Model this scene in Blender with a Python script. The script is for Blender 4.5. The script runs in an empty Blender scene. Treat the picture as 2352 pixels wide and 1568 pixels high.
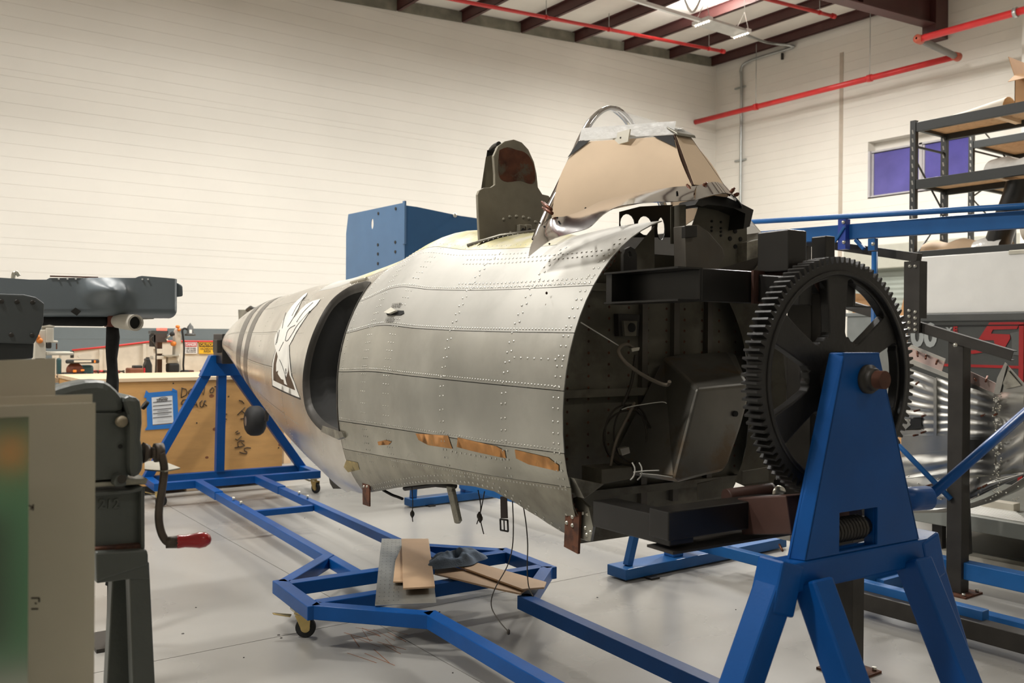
import bpy, bmesh, math, random
import numpy as np
from mathutils import Vector, Matrix, Quaternion
from mathutils.geometry import delaunay_2d_cdt
random.seed(7)
S = bpy.context.scene
COL = S.collection

# ------------------------------------------------------------------ camera
FPX, YAW, PITCH, ROLL, EYE = 2063.0, .627, .0052, .0071, 1.65
def _cam():
    cy, sy = math.cos(YAW), math.sin(YAW)
    m = np.array([[1,0,0],[0,0,-1],[0,1,0]], float)
    rz = np.array([[cy,-sy,0],[sy,cy,0],[0,0,1]])
    cp, sp = math.cos(PITCH), math.sin(PITCH)
    p = np.array([[1,0,0],[0,cp,-sp],[0,sp,cp]])
    cr, sr = math.cos(ROLL), math.sin(ROLL)
    q = np.array([[cr,-sr,0],[sr,cr,0],[0,0,1]])
    return q @ p @ m @ rz
CW = _cam(); CC = np.array([0, 0, EYE])
cd = bpy.data.cameras.new('camera'); cam = bpy.data.objects.new('camera', cd); COL.objects.link(cam)
cd.sensor_width = 36; cd.lens = FPX/2352*36; cd.clip_start = .05; cd.clip_end = 100
cd.dof.use_dof = True; cd.dof.focus_distance = 4.2; cd.dof.aperture_fstop = 4.5
mw = Matrix.Identity(4)
for i in range(3):
    mw[i][0] = CW[0][i]; mw[i][1] = -CW[1][i]; mw[i][2] = -CW[2][i]; mw[i][3] = CC[i]
cam.matrix_world = mw
S.camera = cam

# ------------------------------------------------------------------ world, light, exposure
W = bpy.data.worlds.new('world'); S.world = W; W.use_nodes = True
W.node_tree.nodes['Background'].inputs[0].default_value = (1, .93, .82, 1)
W.node_tree.nodes['Background'].inputs[1].default_value = .15
S.view_settings.view_transform = 'Standard'; S.view_settings.look = 'None'
S.view_settings.gamma = 1; S.view_settings.use_curve_mapping = False
S.view_settings.exposure = 0.72
S.cycles.use_denoising = True
S.cycles.max_bounces = 8; S.cycles.diffuse_bounces = 4; S.cycles.glossy_bounces = 4
S.cycles.sample_clamp_indirect = 6
S.cycles.caustics_reflective = False; S.cycles.caustics_refractive = False
LIGHT_COL = (1.0, .975, .93)
LAMP_SPOTS = [(-6.2, 3.0, 1.0), (-1.8, 3.6, 1.25), (-6.2, 7.4, 1.0), (-1.8, 7.4, 1.25), (2.6, 8.4, .8), (7.0, 8.4, .9), (11.6, 7.4, 2.7), (12.4, 3.2, 1.2), (-3, 10.8, .6), (4.5, 11.0, .6), (-4, -4, .25), (4, -4, .15)]  # x, y, share of full power
LAMP_W = 150.0

# pixel helpers: a pixel gives a direction, the named plane gives the distance
def ray(x, y): return CW.T @ np.array([(x-1176)/FPX, (y-784)/FPX, 1.0])
def hz(x, y, h=0.0): d = ray(x, y); return Vector(CC + d*((h-EYE)/d[2]))
def aX(x, y, X): d = ray(x, y); return Vector(CC + d*(X/d[0]))
def aY(x, y, Y): d = ray(x, y); return Vector(CC + d*(Y/d[1]))
def aD(x, y, t): return Vector(CC + ray(x, y)*t)
def pr(p):
    q = CW @ (np.array(p)-CC); return (1176+FPX*q[0]/q[2], 784+FPX*q[1]/q[2])

# ------------------------------------------------------------------ materials
MATS = {}
def M(name, col=(.5,.5,.5), rough=.5, metal=0.0, var=.08, scale=6.0, bump=0.0, bscale=60.0, rvar=0.0,
      col2=None, thr=None, tscale=3.0, tw=.06, coat=0.0, emit=None, estr=0.0, trans=0.0, spec=.5, stretch=(1,1,1), detail=6):
    if name in MATS: return MATS[name]
    m = bpy.data.materials.new(name); m.use_nodes = True
    nt = m.node_tree; N = nt.nodes; L = nt.links; b = N['Principled BSDF']
    tc = N.new('ShaderNodeTexCoord'); mp = N.new('ShaderNodeMapping'); mp.inputs['Scale'].default_value = stretch
    L.new(tc.outputs['Object'], mp.inputs['Vector'])
    nz = N.new('ShaderNodeTexNoise'); nz.inputs['Scale'].default_value = scale; nz.inputs['Detail'].default_value = detail
    L.new(mp.outputs[0], nz.inputs['Vector'])
    cr = N.new('ShaderNodeValToRGB')
    lo = [max(0, c*(1-var)) for c in col]; hi = [min(1, c*(1+var)) for c in col]
    cr.color_ramp.elements[0].position = .3; cr.color_ramp.elements[0].color = (*lo, 1)
    cr.color_ramp.elements[1].position = .7; cr.color_ramp.elements[1].color = (*hi, 1)
    L.new(nz.outputs['Fac'], cr.inputs['Fac']); out = cr.outputs['Color']
    if col2 is not None:
        n2 = N.new('ShaderNodeTexNoise'); n2.inputs['Scale'].default_value = tscale; n2.inputs['Detail'].default_value = 8; n2.inputs['Roughness'].default_value = .62
        L.new(mp.outputs[0], n2.inputs['Vector'])
        r2 = N.new('ShaderNodeValToRGB')
        r2.color_ramp.elements[0].position = max(0, thr-tw); r2.color_ramp.elements[1].position = min(1, thr+tw)
        L.new(n2.outputs['Fac'], r2.inputs['Fac'])
        mx = N.new('ShaderNodeMix'); mx.data_type = 'RGBA'
        L.new(r2.outputs['Color'], mx.inputs[0]); L.new(out, mx.inputs[6]); mx.inputs[7].default_value = (*col2, 1)
        out = mx.outputs[2]
    L.new(out, b.inputs['Base Color'])
    b.inputs['Roughness'].default_value = rough; b.inputs['Metallic'].default_value = metal
    b.inputs['Specular IOR Level'].default_value = spec
    b.inputs['Coat Weight'].default_value = coat
    if rvar:
        mr = N.new('ShaderNodeMapRange'); mr.inputs[3].default_value = max(.02, rough-rvar); mr.inputs[4].default_value = min(1, rough+rvar)
        mr.inputs[1].default_value = .3; mr.inputs[2].default_value = .7
        n3 = N.new('ShaderNodeTexNoise'); n3.inputs['Scale'].default_value = scale*.6; n3.inputs['Detail'].default_value = 5
        L.new(mp.outputs[0], n3.inputs['Vector'])
        L.new(n3.outputs['Fac'], mr.inputs[0]); L.new(mr.outputs[0], b.inputs['Roughness'])
    if bump:
        bn = N.new('ShaderNodeTexNoise'); bn.inputs['Scale'].default_value = bscale; bn.inputs['Detail'].default_value = 3
        L.new(mp.outputs[0], bn.inputs['Vector'])
        bp = N.new('ShaderNodeBump'); bp.inputs['Strength'].default_value = bump; bp.inputs['Distance'].default_value = .01
        L.new(bn.outputs['Fac'], bp.inputs['Height']); L.new(bp.outputs[0], b.inputs['Normal'])
    if emit is not None:
        b.inputs['Emission Color'].default_value = (*emit, 1); b.inputs['Emission Strength'].default_value = estr
    if trans: b.inputs['Transmission Weight'].default_value = trans
    MATS[name] = m
    return m
M('wall_paint', (.80,.77,.705), .75, var=.025, scale=.8, bump=.02, bscale=180)
M('wall_grey', (.155,.18,.185), .6, var=.05, scale=1.5)
M('wall_right_paint', (.82,.785,.715), .8, var=.04, scale=.7)
M('floor', (.36,.35,.325), .30, var=.06, scale=1.1, rvar=.08, col2=(.32,.305,.28), thr=.66, tscale=1.6, tw=.3, spec=.45)
M('floor_joint', (.25,.24,.22), .8)
M('insulation', (.80,.76,.70), .7, var=.04, scale=2)
M('purlin', (.075,.024,.022), .45, var=.12, scale=4)
M('closure', (.20,.19,.15), .9, var=.35, scale=3, detail=8)
M('red_pipe', (.60,.03,.03), .35, var=.08)
M('grey_pipe', (.19,.18,.165), .5)
M('galv', (.45,.47,.46), .35, metal=.8, var=.08)
M('white_paint', (.85,.84,.80), .45, var=.03)
M('fixture_white', (.80,.79,.76), .4, var=.03)
M('lamp_glow', (1,1,1), .5, emit=(1,.9,.75), estr=9)
M('blue', (.004,.078,.30), .36, var=.10, scale=5, spec=.25, bump=.03, bscale=90)
M('blue_b', (.016,.115,.34), .36, var=.10, scale=5, spec=.35)
M('blue_box', (.10,.20,.36), .45, var=.05, scale=4)
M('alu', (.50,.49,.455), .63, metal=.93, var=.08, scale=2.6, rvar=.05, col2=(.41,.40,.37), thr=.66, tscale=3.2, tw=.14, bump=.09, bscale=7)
M('alu_low', (.44,.43,.375), .25, metal=.97, var=.16, scale=4.5, rvar=.10, col2=(.35,.34,.295), thr=.62, tscale=5, tw=.14, bump=.16, bscale=9)  # darker copy of the skin metal, shade painted in for the lower band
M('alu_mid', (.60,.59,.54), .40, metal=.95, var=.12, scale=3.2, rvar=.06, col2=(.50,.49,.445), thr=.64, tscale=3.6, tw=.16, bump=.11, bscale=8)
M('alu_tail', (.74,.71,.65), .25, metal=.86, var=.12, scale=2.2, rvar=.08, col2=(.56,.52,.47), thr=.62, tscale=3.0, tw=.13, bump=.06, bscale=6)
M('alu_old', (.40,.385,.33), .46, metal=.85, var=.25, scale=6, col2=(.19,.175,.15), thr=.58, tscale=9, tw=.12, bump=.1, bscale=30)
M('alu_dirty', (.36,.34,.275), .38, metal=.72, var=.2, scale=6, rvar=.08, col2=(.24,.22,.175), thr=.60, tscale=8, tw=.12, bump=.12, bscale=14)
M('alu_polish', (.80,.78,.77), .10, metal=1, var=.05, scale=5, bump=.04, bscale=9)
M('chromate', (.50,.455,.24), .55, metal=.35, var=.2, scale=5, col2=(.58,.55,.44), thr=.52, tscale=7, tw=.08)
M('interior', (.15,.138,.105), .65, metal=.15, var=.25, scale=6, col2=(.10,.085,.06), thr=.60, tscale=8, tw=.1)
M('interior_grey', (.11,.10,.085), .5, metal=.4, var=.25, scale=5, col2=(.12,.10,.08), thr=.62, tscale=6, tw=.12)
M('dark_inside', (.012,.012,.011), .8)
M('black_steel', (.013,.012,.011), .33, var=.2, scale=9, spec=.5)
M('black_gear', (.017,.016,.015), .42, var=.25, scale=12, bump=.12, bscale=50)
M('primer_brown', (.075,.035,.026), .55, var=.2, scale=6)
M('dark_steel', (.045,.041,.036), .5, metal=.4, var=.2, scale=8)
M('rust', (.115,.042,.02), .8, var=.4, scale=14, col2=(.05,.02,.012), thr=.55, tscale=18)
M('armor', (.29,.265,.205), .6, metal=.25, var=.16, scale=9, bump=.06, bscale=120)
M('rust_patch', (.115,.04,.02), .85, var=.5, scale=16, col2=(.12,.10,.07), thr=.56, tscale=12, tw=.05)
M('mask_paper', (.78,.60,.42), .75, var=.06, scale=4, bump=.02, bscale=200)
M('black_rubber', (.012,.012,.012), .7, var=.2, scale=20)
M('copper_cleco', (.16,.06,.035), .4, metal=.7)
M('zinc', (.62,.60,.52), .3, metal=.9, var=.08)
M('brass_zinc', (.55,.42,.18), .3, metal=.9, var=.15, scale=20)
M('art_white', (.82,.80,.74), .5)
M('art_brown', (.075,.04,.018), .5)
M('art_black', (.02,.018,.016), .5)
M('stripe', (.13,.115,.10), .28, metal=.6, var=.15, scale=8)
M('putty', (.40,.185,.055), .8, var=.25, scale=14, col2=(.30,.17,.06), thr=.62, tscale=20)
M('plywood', (.58,.315,.105), .65, var=.12, scale=3, stretch=(1,1,4), col2=(.36,.175,.06), thr=.70, tscale=6, tw=.1)
M('pine', (.74,.56,.37), .65, var=.07, scale=5, stretch=(.4,3,3))
M('hardboard', (.56,.375,.225), .5, var=.06, scale=7)
M('hardboard_edge', (.22,.10,.045), .8)
M('ink', (.035,.025,.02), .8)
M('tape_blue', (.03,.19,.55), .55, var=.06)
M('paper', (.76,.76,.74), .8, var=.02)
M('perf_alu', (.50,.485,.43), .38, metal=.75, var=.12, scale=8, col2=(.34,.32,.27), thr=.63, tscale=7)
M('rag', (.17,.22,.29), .95, var=.16, scale=20, bump=.25, bscale=120)
M('cowl_grey', (.165,.195,.215), .42, var=.05, scale=3, bump=.02, bscale=60)
M('fairing_dark', (.075,.085,.088), .5, var=.08, scale=4)
M('machine_grey', (.095,.105,.095), .38, var=.1, scale=7, bump=.10, bscale=70)
M('sheet_alu', (.56,.51,.41), .45, metal=.7, var=.08, scale=2.5, rvar=.05, bump=.02, bscale=3)
M('sheet_mirror', (.62,.60,.54), .12, metal=1, var=.05, scale=2)
M('crank_steel', (.10,.08,.065), .5, metal=.5, var=.25, scale=20)
M('handle_red', (.42,.012,.016), .22, var=.08, coat=.4)
M('foam_black', (.009,.009,.009), .85, var=.3, scale=25, bump=.3, bscale=60)
M('foam_white', (.62,.58,.50), .9, var=.08)
M('cream', (.60,.56,.47), .55, var=.1, scale=8)
M('green_machine', (.06,.16,.085), .5, var=.1)
M('orange_plain', (.72,.22,.03), .5)
M('tool_black', (.02,.022,.022), .5, var=.15)
M('teal_tool', (.02,.065,.07), .45)
M('sign_yellow', (.78,.45,.02), .5, var=.04)
M('sign_red', (.5,.02,.03), .5)
M('lit_red', (.7,.05,.04), .4, emit=(1,.12,.08), estr=1.2)
M('rack_black', (.022,.024,.023), .42, var=.1)
M('osb', (.55,.37,.21), .8, var=.12, scale=16, col2=(.42,.26,.13), thr=.6, tscale=18)
M('cardboard', (.50,.29,.14), .8, var=.06)
M('film_clear', (.62,.61,.58), .25, var=.15, scale=10, bump=.4, bscale=14)
M('kraft', (.46,.33,.21), .75, var=.08, scale=6)
M('chest_dark', (.055,.058,.055), .35, var=.06)
M('chest_red', (.36,.012,.014), .35)
M('chest_silver', (.36,.38,.37), .4)
M('door_slat', (.33,.36,.32), .5, var=.05)
M('door_hood', (.48,.47,.40), .6, var=.05)
M('window_film', (.10,.09,.33), .06, metal=0, var=.25, scale=1.6, spec=1.0)
M('window_frame', (.46,.44,.45), .5)
M('wing_alu', (.42,.415,.39), .33, metal=1, var=.10, scale=5, bump=.05, bscale=8)
M('wing_pink', (.62,.47,.43), .3, metal=.6, var=.15, scale=8)
M('zip_white', (.70,.68,.62), .5)
M('cable', (.035,.028,.02), .6)
M('hose', (.14,.115,.085), .55)
M('leather', (.035,.018,.014), .6)
M('pale_lever', (.42,.40,.33), .6, var=.3, scale=30, col2=(.1,.09,.07), thr=.6, tscale=30)
M('paper_tag', (.75,.72,.62), .8)
# the skin's lettering and sheen stay plain; oxide blotches come from the noise above

# ------------------------------------------------------------------ mesh builder
ROOTLOC = {}
class MB:
    def __init__(s): s.v = []; s.f = []; s.sm = []
    def add(s, vs, fs, sm=False):
        o = len(s.v); s.v += [tuple(v) for v in vs]
        for f in fs: s.f.append(tuple(o+i for i in f)); s.sm.append(sm)
        return s
    def box(s, a, b):
        x0,y0,z0 = [min(p,q) for p,q in zip(a,b)]; x1,y1,z1 = [max(p,q) for p,q in zip(a,b)]
        return s.add([(x0,y0,z0),(x1,y0,z0),(x1,y1,z0),(x0,y1,z0),(x0,y0,z1),(x1,y0,z1),(x1,y1,z1),(x0,y1,z1)],
                     [(3,2,1,0),(4,5,6,7),(0,1,5,4),(1,2,6,5),(2,3,7,6),(3,0,4,7)])
    def obox(s, c, ax, hs):
        c = Vector(c); ax = [Vector(a).normalized() for a in ax]; vs = []
        for sz in (-1,1):
            for sx, sy in ((-1,-1),(1,-1),(1,1),(-1,1)):
                vs.append(c+ax[0]*hs[0]*sx+ax[1]*hs[1]*sy+ax[2]*hs[2]*sz)
        return s.add(vs, [(3,2,1,0),(4,5,6,7),(0,1,5,4),(1,2,6,5),(2,3,7,6),(3,0,4,7)])
    def bar(s, p, q, w, h=None, up=(0,0,1)):
        p, q = Vector(p), Vector(q); h = h or w
        d = (q-p).normalized(); u = Vector(up)
        if abs(d.dot(u)) > .98: u = Vector((0,1,0))
        r = d.cross(u).normalized(); u = r.cross(d).normalized()
        return s.obox((p+q)/2, (d, r, u), ((q-p).length/2, w/2, h/2))
    def cyl(s, p, q, r, r2=None, n=16, cap=True, sm=True):
        p, q = Vector(p), Vector(q); r2 = r if r2 is None else r2
        d = (q-p).normalized(); u = Vector((0,0,1)) if abs(d.z) < .9 else Vector((1,0,0))
        a = d.cross(u).normalized(); b = a.cross(d)
        vs = []
        for k in range(n):
            t = 2*math.pi*k/n; e = a*math.cos(t)+b*math.sin(t)
            vs += [p+e*r, q+e*r2]
        fs = [(2*k, 2*((k+1)%n), 2*((k+1)%n)+1, 2*k+1) for k in range(n)]
        s.add(vs, fs, sm)
        if cap:
            s.add([vs[2*k] for k in range(n)], [tuple(range(n))[::-1]]); s.add([vs[2*k+1] for k in range(n)], [tuple(range(n))])
        return s
    def tube(s, pts, r, n=10, cap=True, rs=None):
        pts = [Vector(p) for p in pts]; m = len(pts); vs = []; prev = None
        for i, p in enumerate(pts):
            d = (pts[min(i+1,m-1)]-pts[max(i-1,0)]).normalized()
            if prev is None:
                u = Vector((0,0,1)) if abs(d.z) < .9 else Vector((1,0,0)); a = d.cross(u).normalized()
            else:
                a = (prev - d*prev.dot(d)).normalized()
            prev = a; b = d.cross(a); rr = rs[i] if rs else r
            for k in range(n):
                t = 2*math.pi*k/n; vs.append(p+(a*math.cos(t)+b*math.sin(t))*rr)
        fs = [(i*n+k, i*n+(k+1)%n, (i+1)*n+(k+1)%n, (i+1)*n+k) for i in range(m-1) for k in range(n)]
        s.add(vs, fs, True)
        if cap: s.add(vs[:n], [tuple(range(n))[::-1]]); s.add(vs[-n:], [tuple(range(n))])
        return s
    def prism(s, pts, off):
        """closed outline (3D, planar) extruded by vector off"""
        pts = [Vector(p) for p in pts]; off = Vector(off); n = len(pts)
        vs = pts+[p+off for p in pts]
        s.add(vs, [tuple(range(n))[::-1], tuple(range(n, 2*n))]+[(k, (k+1)%n, n+(k+1)%n, n+k) for k in range(n)])
        return s
    def lathe(s, p, axis, prof, n=24, sm=True):
        """prof: (distance along axis, radius)"""
        p = Vector(p); d = Vector(axis).normalized(); u = Vector((0,0,1)) if abs(d.z) < .9 else Vector((1,0,0))
        a = d.cross(u).normalized(); b = a.cross(d); vs = []
        for (t, r) in prof:
            for k in range(n):
                e = 2*math.pi*k/n; vs.append(p+d*t+(a*math.cos(e)+b*math.sin(e))*r)
        m = len(prof)
        fs = [(i*n+k, (i+1)*n+k, (i+1)*n+(k+1)%n, i*n+(k+1)%n) for i in range(m-1) for k in range(n)]
        return s.add(vs, fs, sm)
    def grid(s, rows, sm=True, closed=False):
        m, n = len(rows), len(rows[0]); vs = [p for r in rows for p in r]
        fs = [(i*n+k, i*n+(k+1)%n, (i+1)*n+(k+1)%n, (i+1)*n+k) for i in range(m-1) for k in range(n if closed else n-1)]
        return s.add(vs, fs, sm)
    def dome(s, c, nrm, r, h, n=6):
        c, nrm = Vector(c), Vector(nrm).normalized(); u = Vector((0,0,1)) if abs(nrm.z) < .9 else Vector((1,0,0))
        a = nrm.cross(u).normalized(); b = nrm.cross(a); vs = []
        for rr, hh in ((r,0),(r*.72,h*.75)):
            for k in range(n):
                t = 2*math.pi*k/n; vs.append(c+(a*math.cos(t)+b*math.sin(t))*rr+nrm*hh)
        vs.append(c+nrm*h)
        fs = [(k,(k+1)%n,n+(k+1)%n,n+k) for k in range(n)]+[(n+k,n+(k+1)%n,2*n) for k in range(n)]
        return s.add(vs, fs, True)
    def build(s, name, mat, parent=None, bevel=0, solid=0, sub=0, fix=True):
        root = parent
        while root is not None and root.parent is not None: root = root.parent
        off = ROOTLOC.get(root.name, Vector((0,0,0))) if root is not None else Vector((0,0,0))
        me = bpy.data.meshes.new(name)
        me.from_pydata([tuple(Vector(v)-off) for v in s.v], [], s.f); me.update()
        me.polygons.foreach_set('use_smooth', s.sm)
        if fix:
            bm = bmesh.new(); bm.from_mesh(me); bmesh.ops.remove_doubles(bm, verts=bm.verts, dist=1e-5)
            bmesh.ops.recalc_face_normals(bm, faces=bm.faces); bm.to_mesh(me); bm.free()
        me.materials.append(MATS[mat] if isinstance(mat, str) else mat)
        o = bpy.data.objects.new(name, me); COL.objects.link(o)
        if parent is not None: o.parent = parent
        if bevel:
            b = o.modifiers.new('bevel', 'BEVEL'); b.width = bevel; b.segments = 2; b.limit_method = 'ANGLE'; b.angle_limit = .6
        if solid:
            b = o.modifiers.new('solid', 'SOLIDIFY'); b.thickness = solid; b.offset = -1
            e = o.modifiers.new('split', 'EDGE_SPLIT'); e.split_angle = .7
        if sub:
            b = o.modifiers.new('sub', 'SUBSURF'); b.levels = sub; b.render_levels = sub
        return o
def thing(name, label, cat, loc=(0,0,0), group=None):
    o = bpy.data.objects.new(name, None); COL.objects.link(o); o.location = loc; o.empty_display_size = .1
    ROOTLOC[o.name] = Vector(loc); o['label'] = label; o['category'] = cat
    if group: o['group'] = group
    return o
def tag(o, label, cat, group=None):
    o['label'] = label; o['category'] = cat
    if group: o['group'] = group
    return o
def struct(o): o['kind'] = 'structure'; return o
def copy_tree(o, delta, label=None):
    c = o.copy(); COL.objects.link(c); c.location = Vector(o.location)+Vector(delta); c.parent = None
    ROOTLOC[c.name] = Vector(c.location)
    if label: c['label'] = label
    def rec(src, dst):
        for ch in list(src.children):
            k = ch.copy(); COL.objects.link(k); k.parent = dst; rec(ch, k)
    rec(o, c)
    return c
def text(body, mat, center, right, up, size, parent=None, name='lettering', depth=.0015, align='CENTER', bold=0.0, fit=None):
    """flat lettering as mesh: centre, reading direction, up direction, letter height"""
    cu = bpy.data.curves.new(name, 'FONT'); cu.body = body; cu.align_x = align; cu.align_y = 'CENTER'; cu.size = size*1.4
    cu.extrude = depth/2; cu.offset = bold; cu.resolution_u = 3
    tmp = bpy.data.objects.new(name, cu); COL.objects.link(tmp)
    me = bpy.data.meshes.new_from_object(tmp); bpy.data.objects.remove(tmp)
    r, u = Vector(right).normalized(), Vector(up); u = (u-r*u.dot(r)).normalized(); n = r.cross(u)
    root = parent
    while root is not None and root.parent is not None: root = root.parent
    off = ROOTLOC.get(root.name, Vector((0,0,0))) if root is not None else Vector((0,0,0))
    c = Vector(center)-off
    sx = 1.0
    if fit:
        xs = [v.co.x for v in me.vertices]; wdt = max(xs)-min(xs); sx = fit/wdt if wdt else 1
    for v in me.vertices: v.co = c+r*v.co.x*sx+u*v.co.y+n*v.co.z
    me.materials.clear(); me.materials.append(MATS[mat] if isinstance(mat, str) else mat)
    o = bpy.data.objects.new(name, me); COL.objects.link(o)
    if parent is not None: o.parent = parent
    return o
def spline(pts, n=8):
    pts = [Vector(p) for p in pts]; out = []
    for i in range(len(pts)-1):
        p0, p1, p2, p3 = pts[max(i-1,0)], pts[i], pts[i+1], pts[min(i+2,len(pts)-1)]
        for k in range(n):
            t = k/n
            out.append(.5*((2*p1)+(p2-p0)*t+(2*p0-5*p1+4*p2-p3)*t*t+(3*p1-p0-3*p2+p3)*t**3))
    out.append(pts[-1]); return out
# ================================================================== ROOM
WY, WX = 15.4, 17.45            # left wall plane, right wall plane
ROOF0, ROOFS = 8.48, .0624      # purlin underside at the right wall, pitch along X
def roof_z(x): return ROOF0+ROOFS*(x-17.27)
# floor: slabs poured between sawn joints
fl = struct(MB().box((-10,-10,-.06), (WX+.3, WY+.3, -.012)).build('floor', 'floor_joint'))
jx = [-10, -6.9, -2.25, 2.40, 7.05, 11.7, WX+.3]
jy = [-10, -9.25, -4.6, .05, 4.72, 9.37, 14.0, WY+.3]
for i in range(len(jx)-1):
    for k in range(len(jy)-1):
        MB().box((jx[i]+.003, jy[k]+.003, -.04), (jx[i+1]-.003, jy[k+1]-.003, 0)).build('slab', 'floor', fl)
# left wall of block courses
ys = [621.9,590.8,560.2,544.6,513.5,482.4,451.5,420.4,389,357.6,326.5,295.4,264.3,232.7,201.5,171.4,155.6,125,95,64,33]
zs = [aY(0, y, WY).z for y in ys]
while zs[-1] < 8.5: zs.append(zs[-1]+.2032)
low = []; z = zs[0]-.2032
while z > -.1: low.append(z); z -= .2032
GREY_TOP = 1.75
zs = sorted(low+zs)
gi = min(range(len(zs)), key=lambda i: abs(zs[i]-GREY_TOP)); zs[gi] = GREY_TOP
wl = struct(MB().box((-10.2, WY+.005, -.05), (WX+.4, WY+.3, 9.0)).build('wall_left', 'wall_paint'))
for a, b in zip(zs[:-1], zs[1:]):
    MB().box((-10.0, WY, a+.0012), (WX+.1, WY+.05, b-.0012)).build('block_course', 'wall_grey' if b < GREY_TOP+.02 else 'wall_paint', wl)
# right wall with window opening
WINY = (8.93, 11.14); WINZ = (aX(1993, 453.5, WX).z, aX(1993, 348, WX).z)
wr = struct(MB().box((WX+.25, -10, -.05), (WX+.4, WY+.2, 9.2)).build('wall_right', 'wall_right_paint'))
z = -.02; STEP = 12.95
while z < 9.0:
    segs = [(-10, STEP, WX), (STEP, WY, WX+.02)]
    for (y0, y1, x0) in segs:
        lo, hi = z+.001, z+.2032-.001
        if x0 == WX and hi > WINZ[0] and lo < WINZ[1]:
            for (c0, c1) in ((y0, WINY[0]), (WINY[1], y1)): MB().box((x0, c0, lo), (x0+.246, c1, hi)).build('block_course', 'wall_right_paint', wr)
        else: MB().box((x0, y0, lo), (x0+.246, y1, hi)).build('block_course', 'wall_right_paint', wr)
    z += .2032
MB().box((WX-.012, 11.75, 0), (WX+.02, 11.84, 7.95)).build('control_joint', M('joint_tan', (.50,.43,.35), .8), wr)
MB().box((WX-.006, WINY[1], 5.43), (WX+.02, STEP, 5.442)).build('paint_ridge', 'wall_right_paint', wr)
struct(MB().box((WX-.55, -10, 0), (WX, 7.75, 9.2)).build('wall_bay', 'wall_paint'))
struct(MB().box((-10.2, -10.2, -.05), (-10, WY+.3, 9.2)).build('wall_back', 'wall_paint'))
struct(MB().box((-10.2, -10.2, -.05), (WX+.4, -10, 9.2)).build('wall_front', 'wall_paint'))
# window
wn = struct(MB().box((WX+.02, WINY[0], WINZ[0]), (WX+.24, WINY[0]+.05, WINZ[1])).box((WX+.0, WINY[1]-.05, WINZ[0]), (WX+.24, WINY[1], WINZ[1]))
            .box((WX+.05, WINY[0], WINZ[1]-.035), (WX+.24, WINY[1], WINZ[1])).box((WX+.02, WINY[0], WINZ[0]), (WX+.24, WINY[1], WINZ[0]+.03)).build('window_1', 'window_frame'))
MID = 9.99
MB().box((WX+.05, MID-.035, WINZ[0]), (WX+.16, MID+.035, WINZ[1])).build('mullion', 'window_frame', wn)
for (a, b) in ((WINY[0]+.05, MID-.035), (MID+.035, WINY[1]-.05)):
    MB().box((WX+.10, a, WINZ[0]+.03), (WX+.115, b, WINZ[1]-.05)).build('pane', 'window_film', wn)
    MB().box((WX+.07, b-.04, WINZ[0]+.03), (WX+.12, b, WINZ[1]-.05)).build('sash', 'window_frame', wn)
# roll-up door on the right wall
dr = struct(MB().box((WX-.05, 7.8, 0), (WX-.01, 11.45, 3.2)).build('door_1', 'door_slat'))
m = MB(); z = .05
while z < 3.1:
    m.grid([[(WX-.06-.025*math.sin(math.pi*t/4), y, z+.105*t/4) for y in (7.85, 11.4)] for t in range(5)]); z += .105
m.build('slat_curtain', 'door_slat', dr)
MB().box((WX-.32, 7.78, 3.12), (WX, 11.5, 3.62)).build('hood', 'door_hood', dr, bevel=.02)
MB().box((WX-.12, 11.4, 0), (WX, 11.5, 3.12)).build('guide', 'door_hood', dr)
# ceiling
def roofgrid(dz): return [[(x, y, roof_z(x)+dz) for y in (-10.2, WY+.3)] for x in (-10.2, WX+.4)]
ce = struct(MB().grid(roofgrid(.22)).grid(roofgrid(.30)).build('ceiling', 'insulation'))
pxs = [aY(x, y, WY).x for x, y in ((912,14),(1065,44),(1200,68),(1325,91),(1437,111),(1540,132),(1633,152))]
sp = (pxs[-1]-pxs[0])/6
pX = [pxs[-1]-i*sp for i in range(19)]
def slope_bar(mb, x0, x1, y0, y1, d0, d1):
    vs = [(x, y, roof_z(x)+d) for d in (d0, d1) for x, y in ((x0,y0),(x1,y0),(x1,y1),(x0,y1))]
    return mb.add(vs, [(3,2,1,0),(4,5,6,7),(0,1,5,4),(1,2,6,5),(2,3,7,6),(3,0,4,7)])
for i, x in enumerate(pX):
    m = MB(); slope_bar(m, x-.012, x+.012, -10, WY, 0, .22); slope_bar(m, x-.012, x+.07, -10, WY, 0, .012); slope_bar(m, x-.07, x+.012, -10, WY, .205, .218)
    m.build('purlin', 'purlin', ce)
    if i < 18:
        slope_bar(MB(), pX[i+1]+.02, x-.02, WY-.03, WY+.1, -.01, .20).build('eave_closure', 'closure', ce)
RY = 9.55
m = MB(); slope_bar(m, -10, 17.0, RY-.012, RY+.012, -.62, 0); slope_bar(m, -10, 17.0, RY-.13, RY+.13, -.635, -.61); slope_bar(m, -10, 17.0, RY-.13, RY+.13, -.025, 0)
rf = m.build('rafter', 'purlin', ce)
m = MB()
for x in (14.6, 12.0, 9.4, 6.8): slope_bar(m, x, x+.012, RY-.11, RY+.11, -.61, 0)
m.build('stiffener', 'purlin', rf)
MB().box((17.0, RY-.14, roof_z(17)-.85), (WX, RY+.14, roof_z(17)+.1)).build('rafter_bracket', 'purlin', ce)
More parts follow.
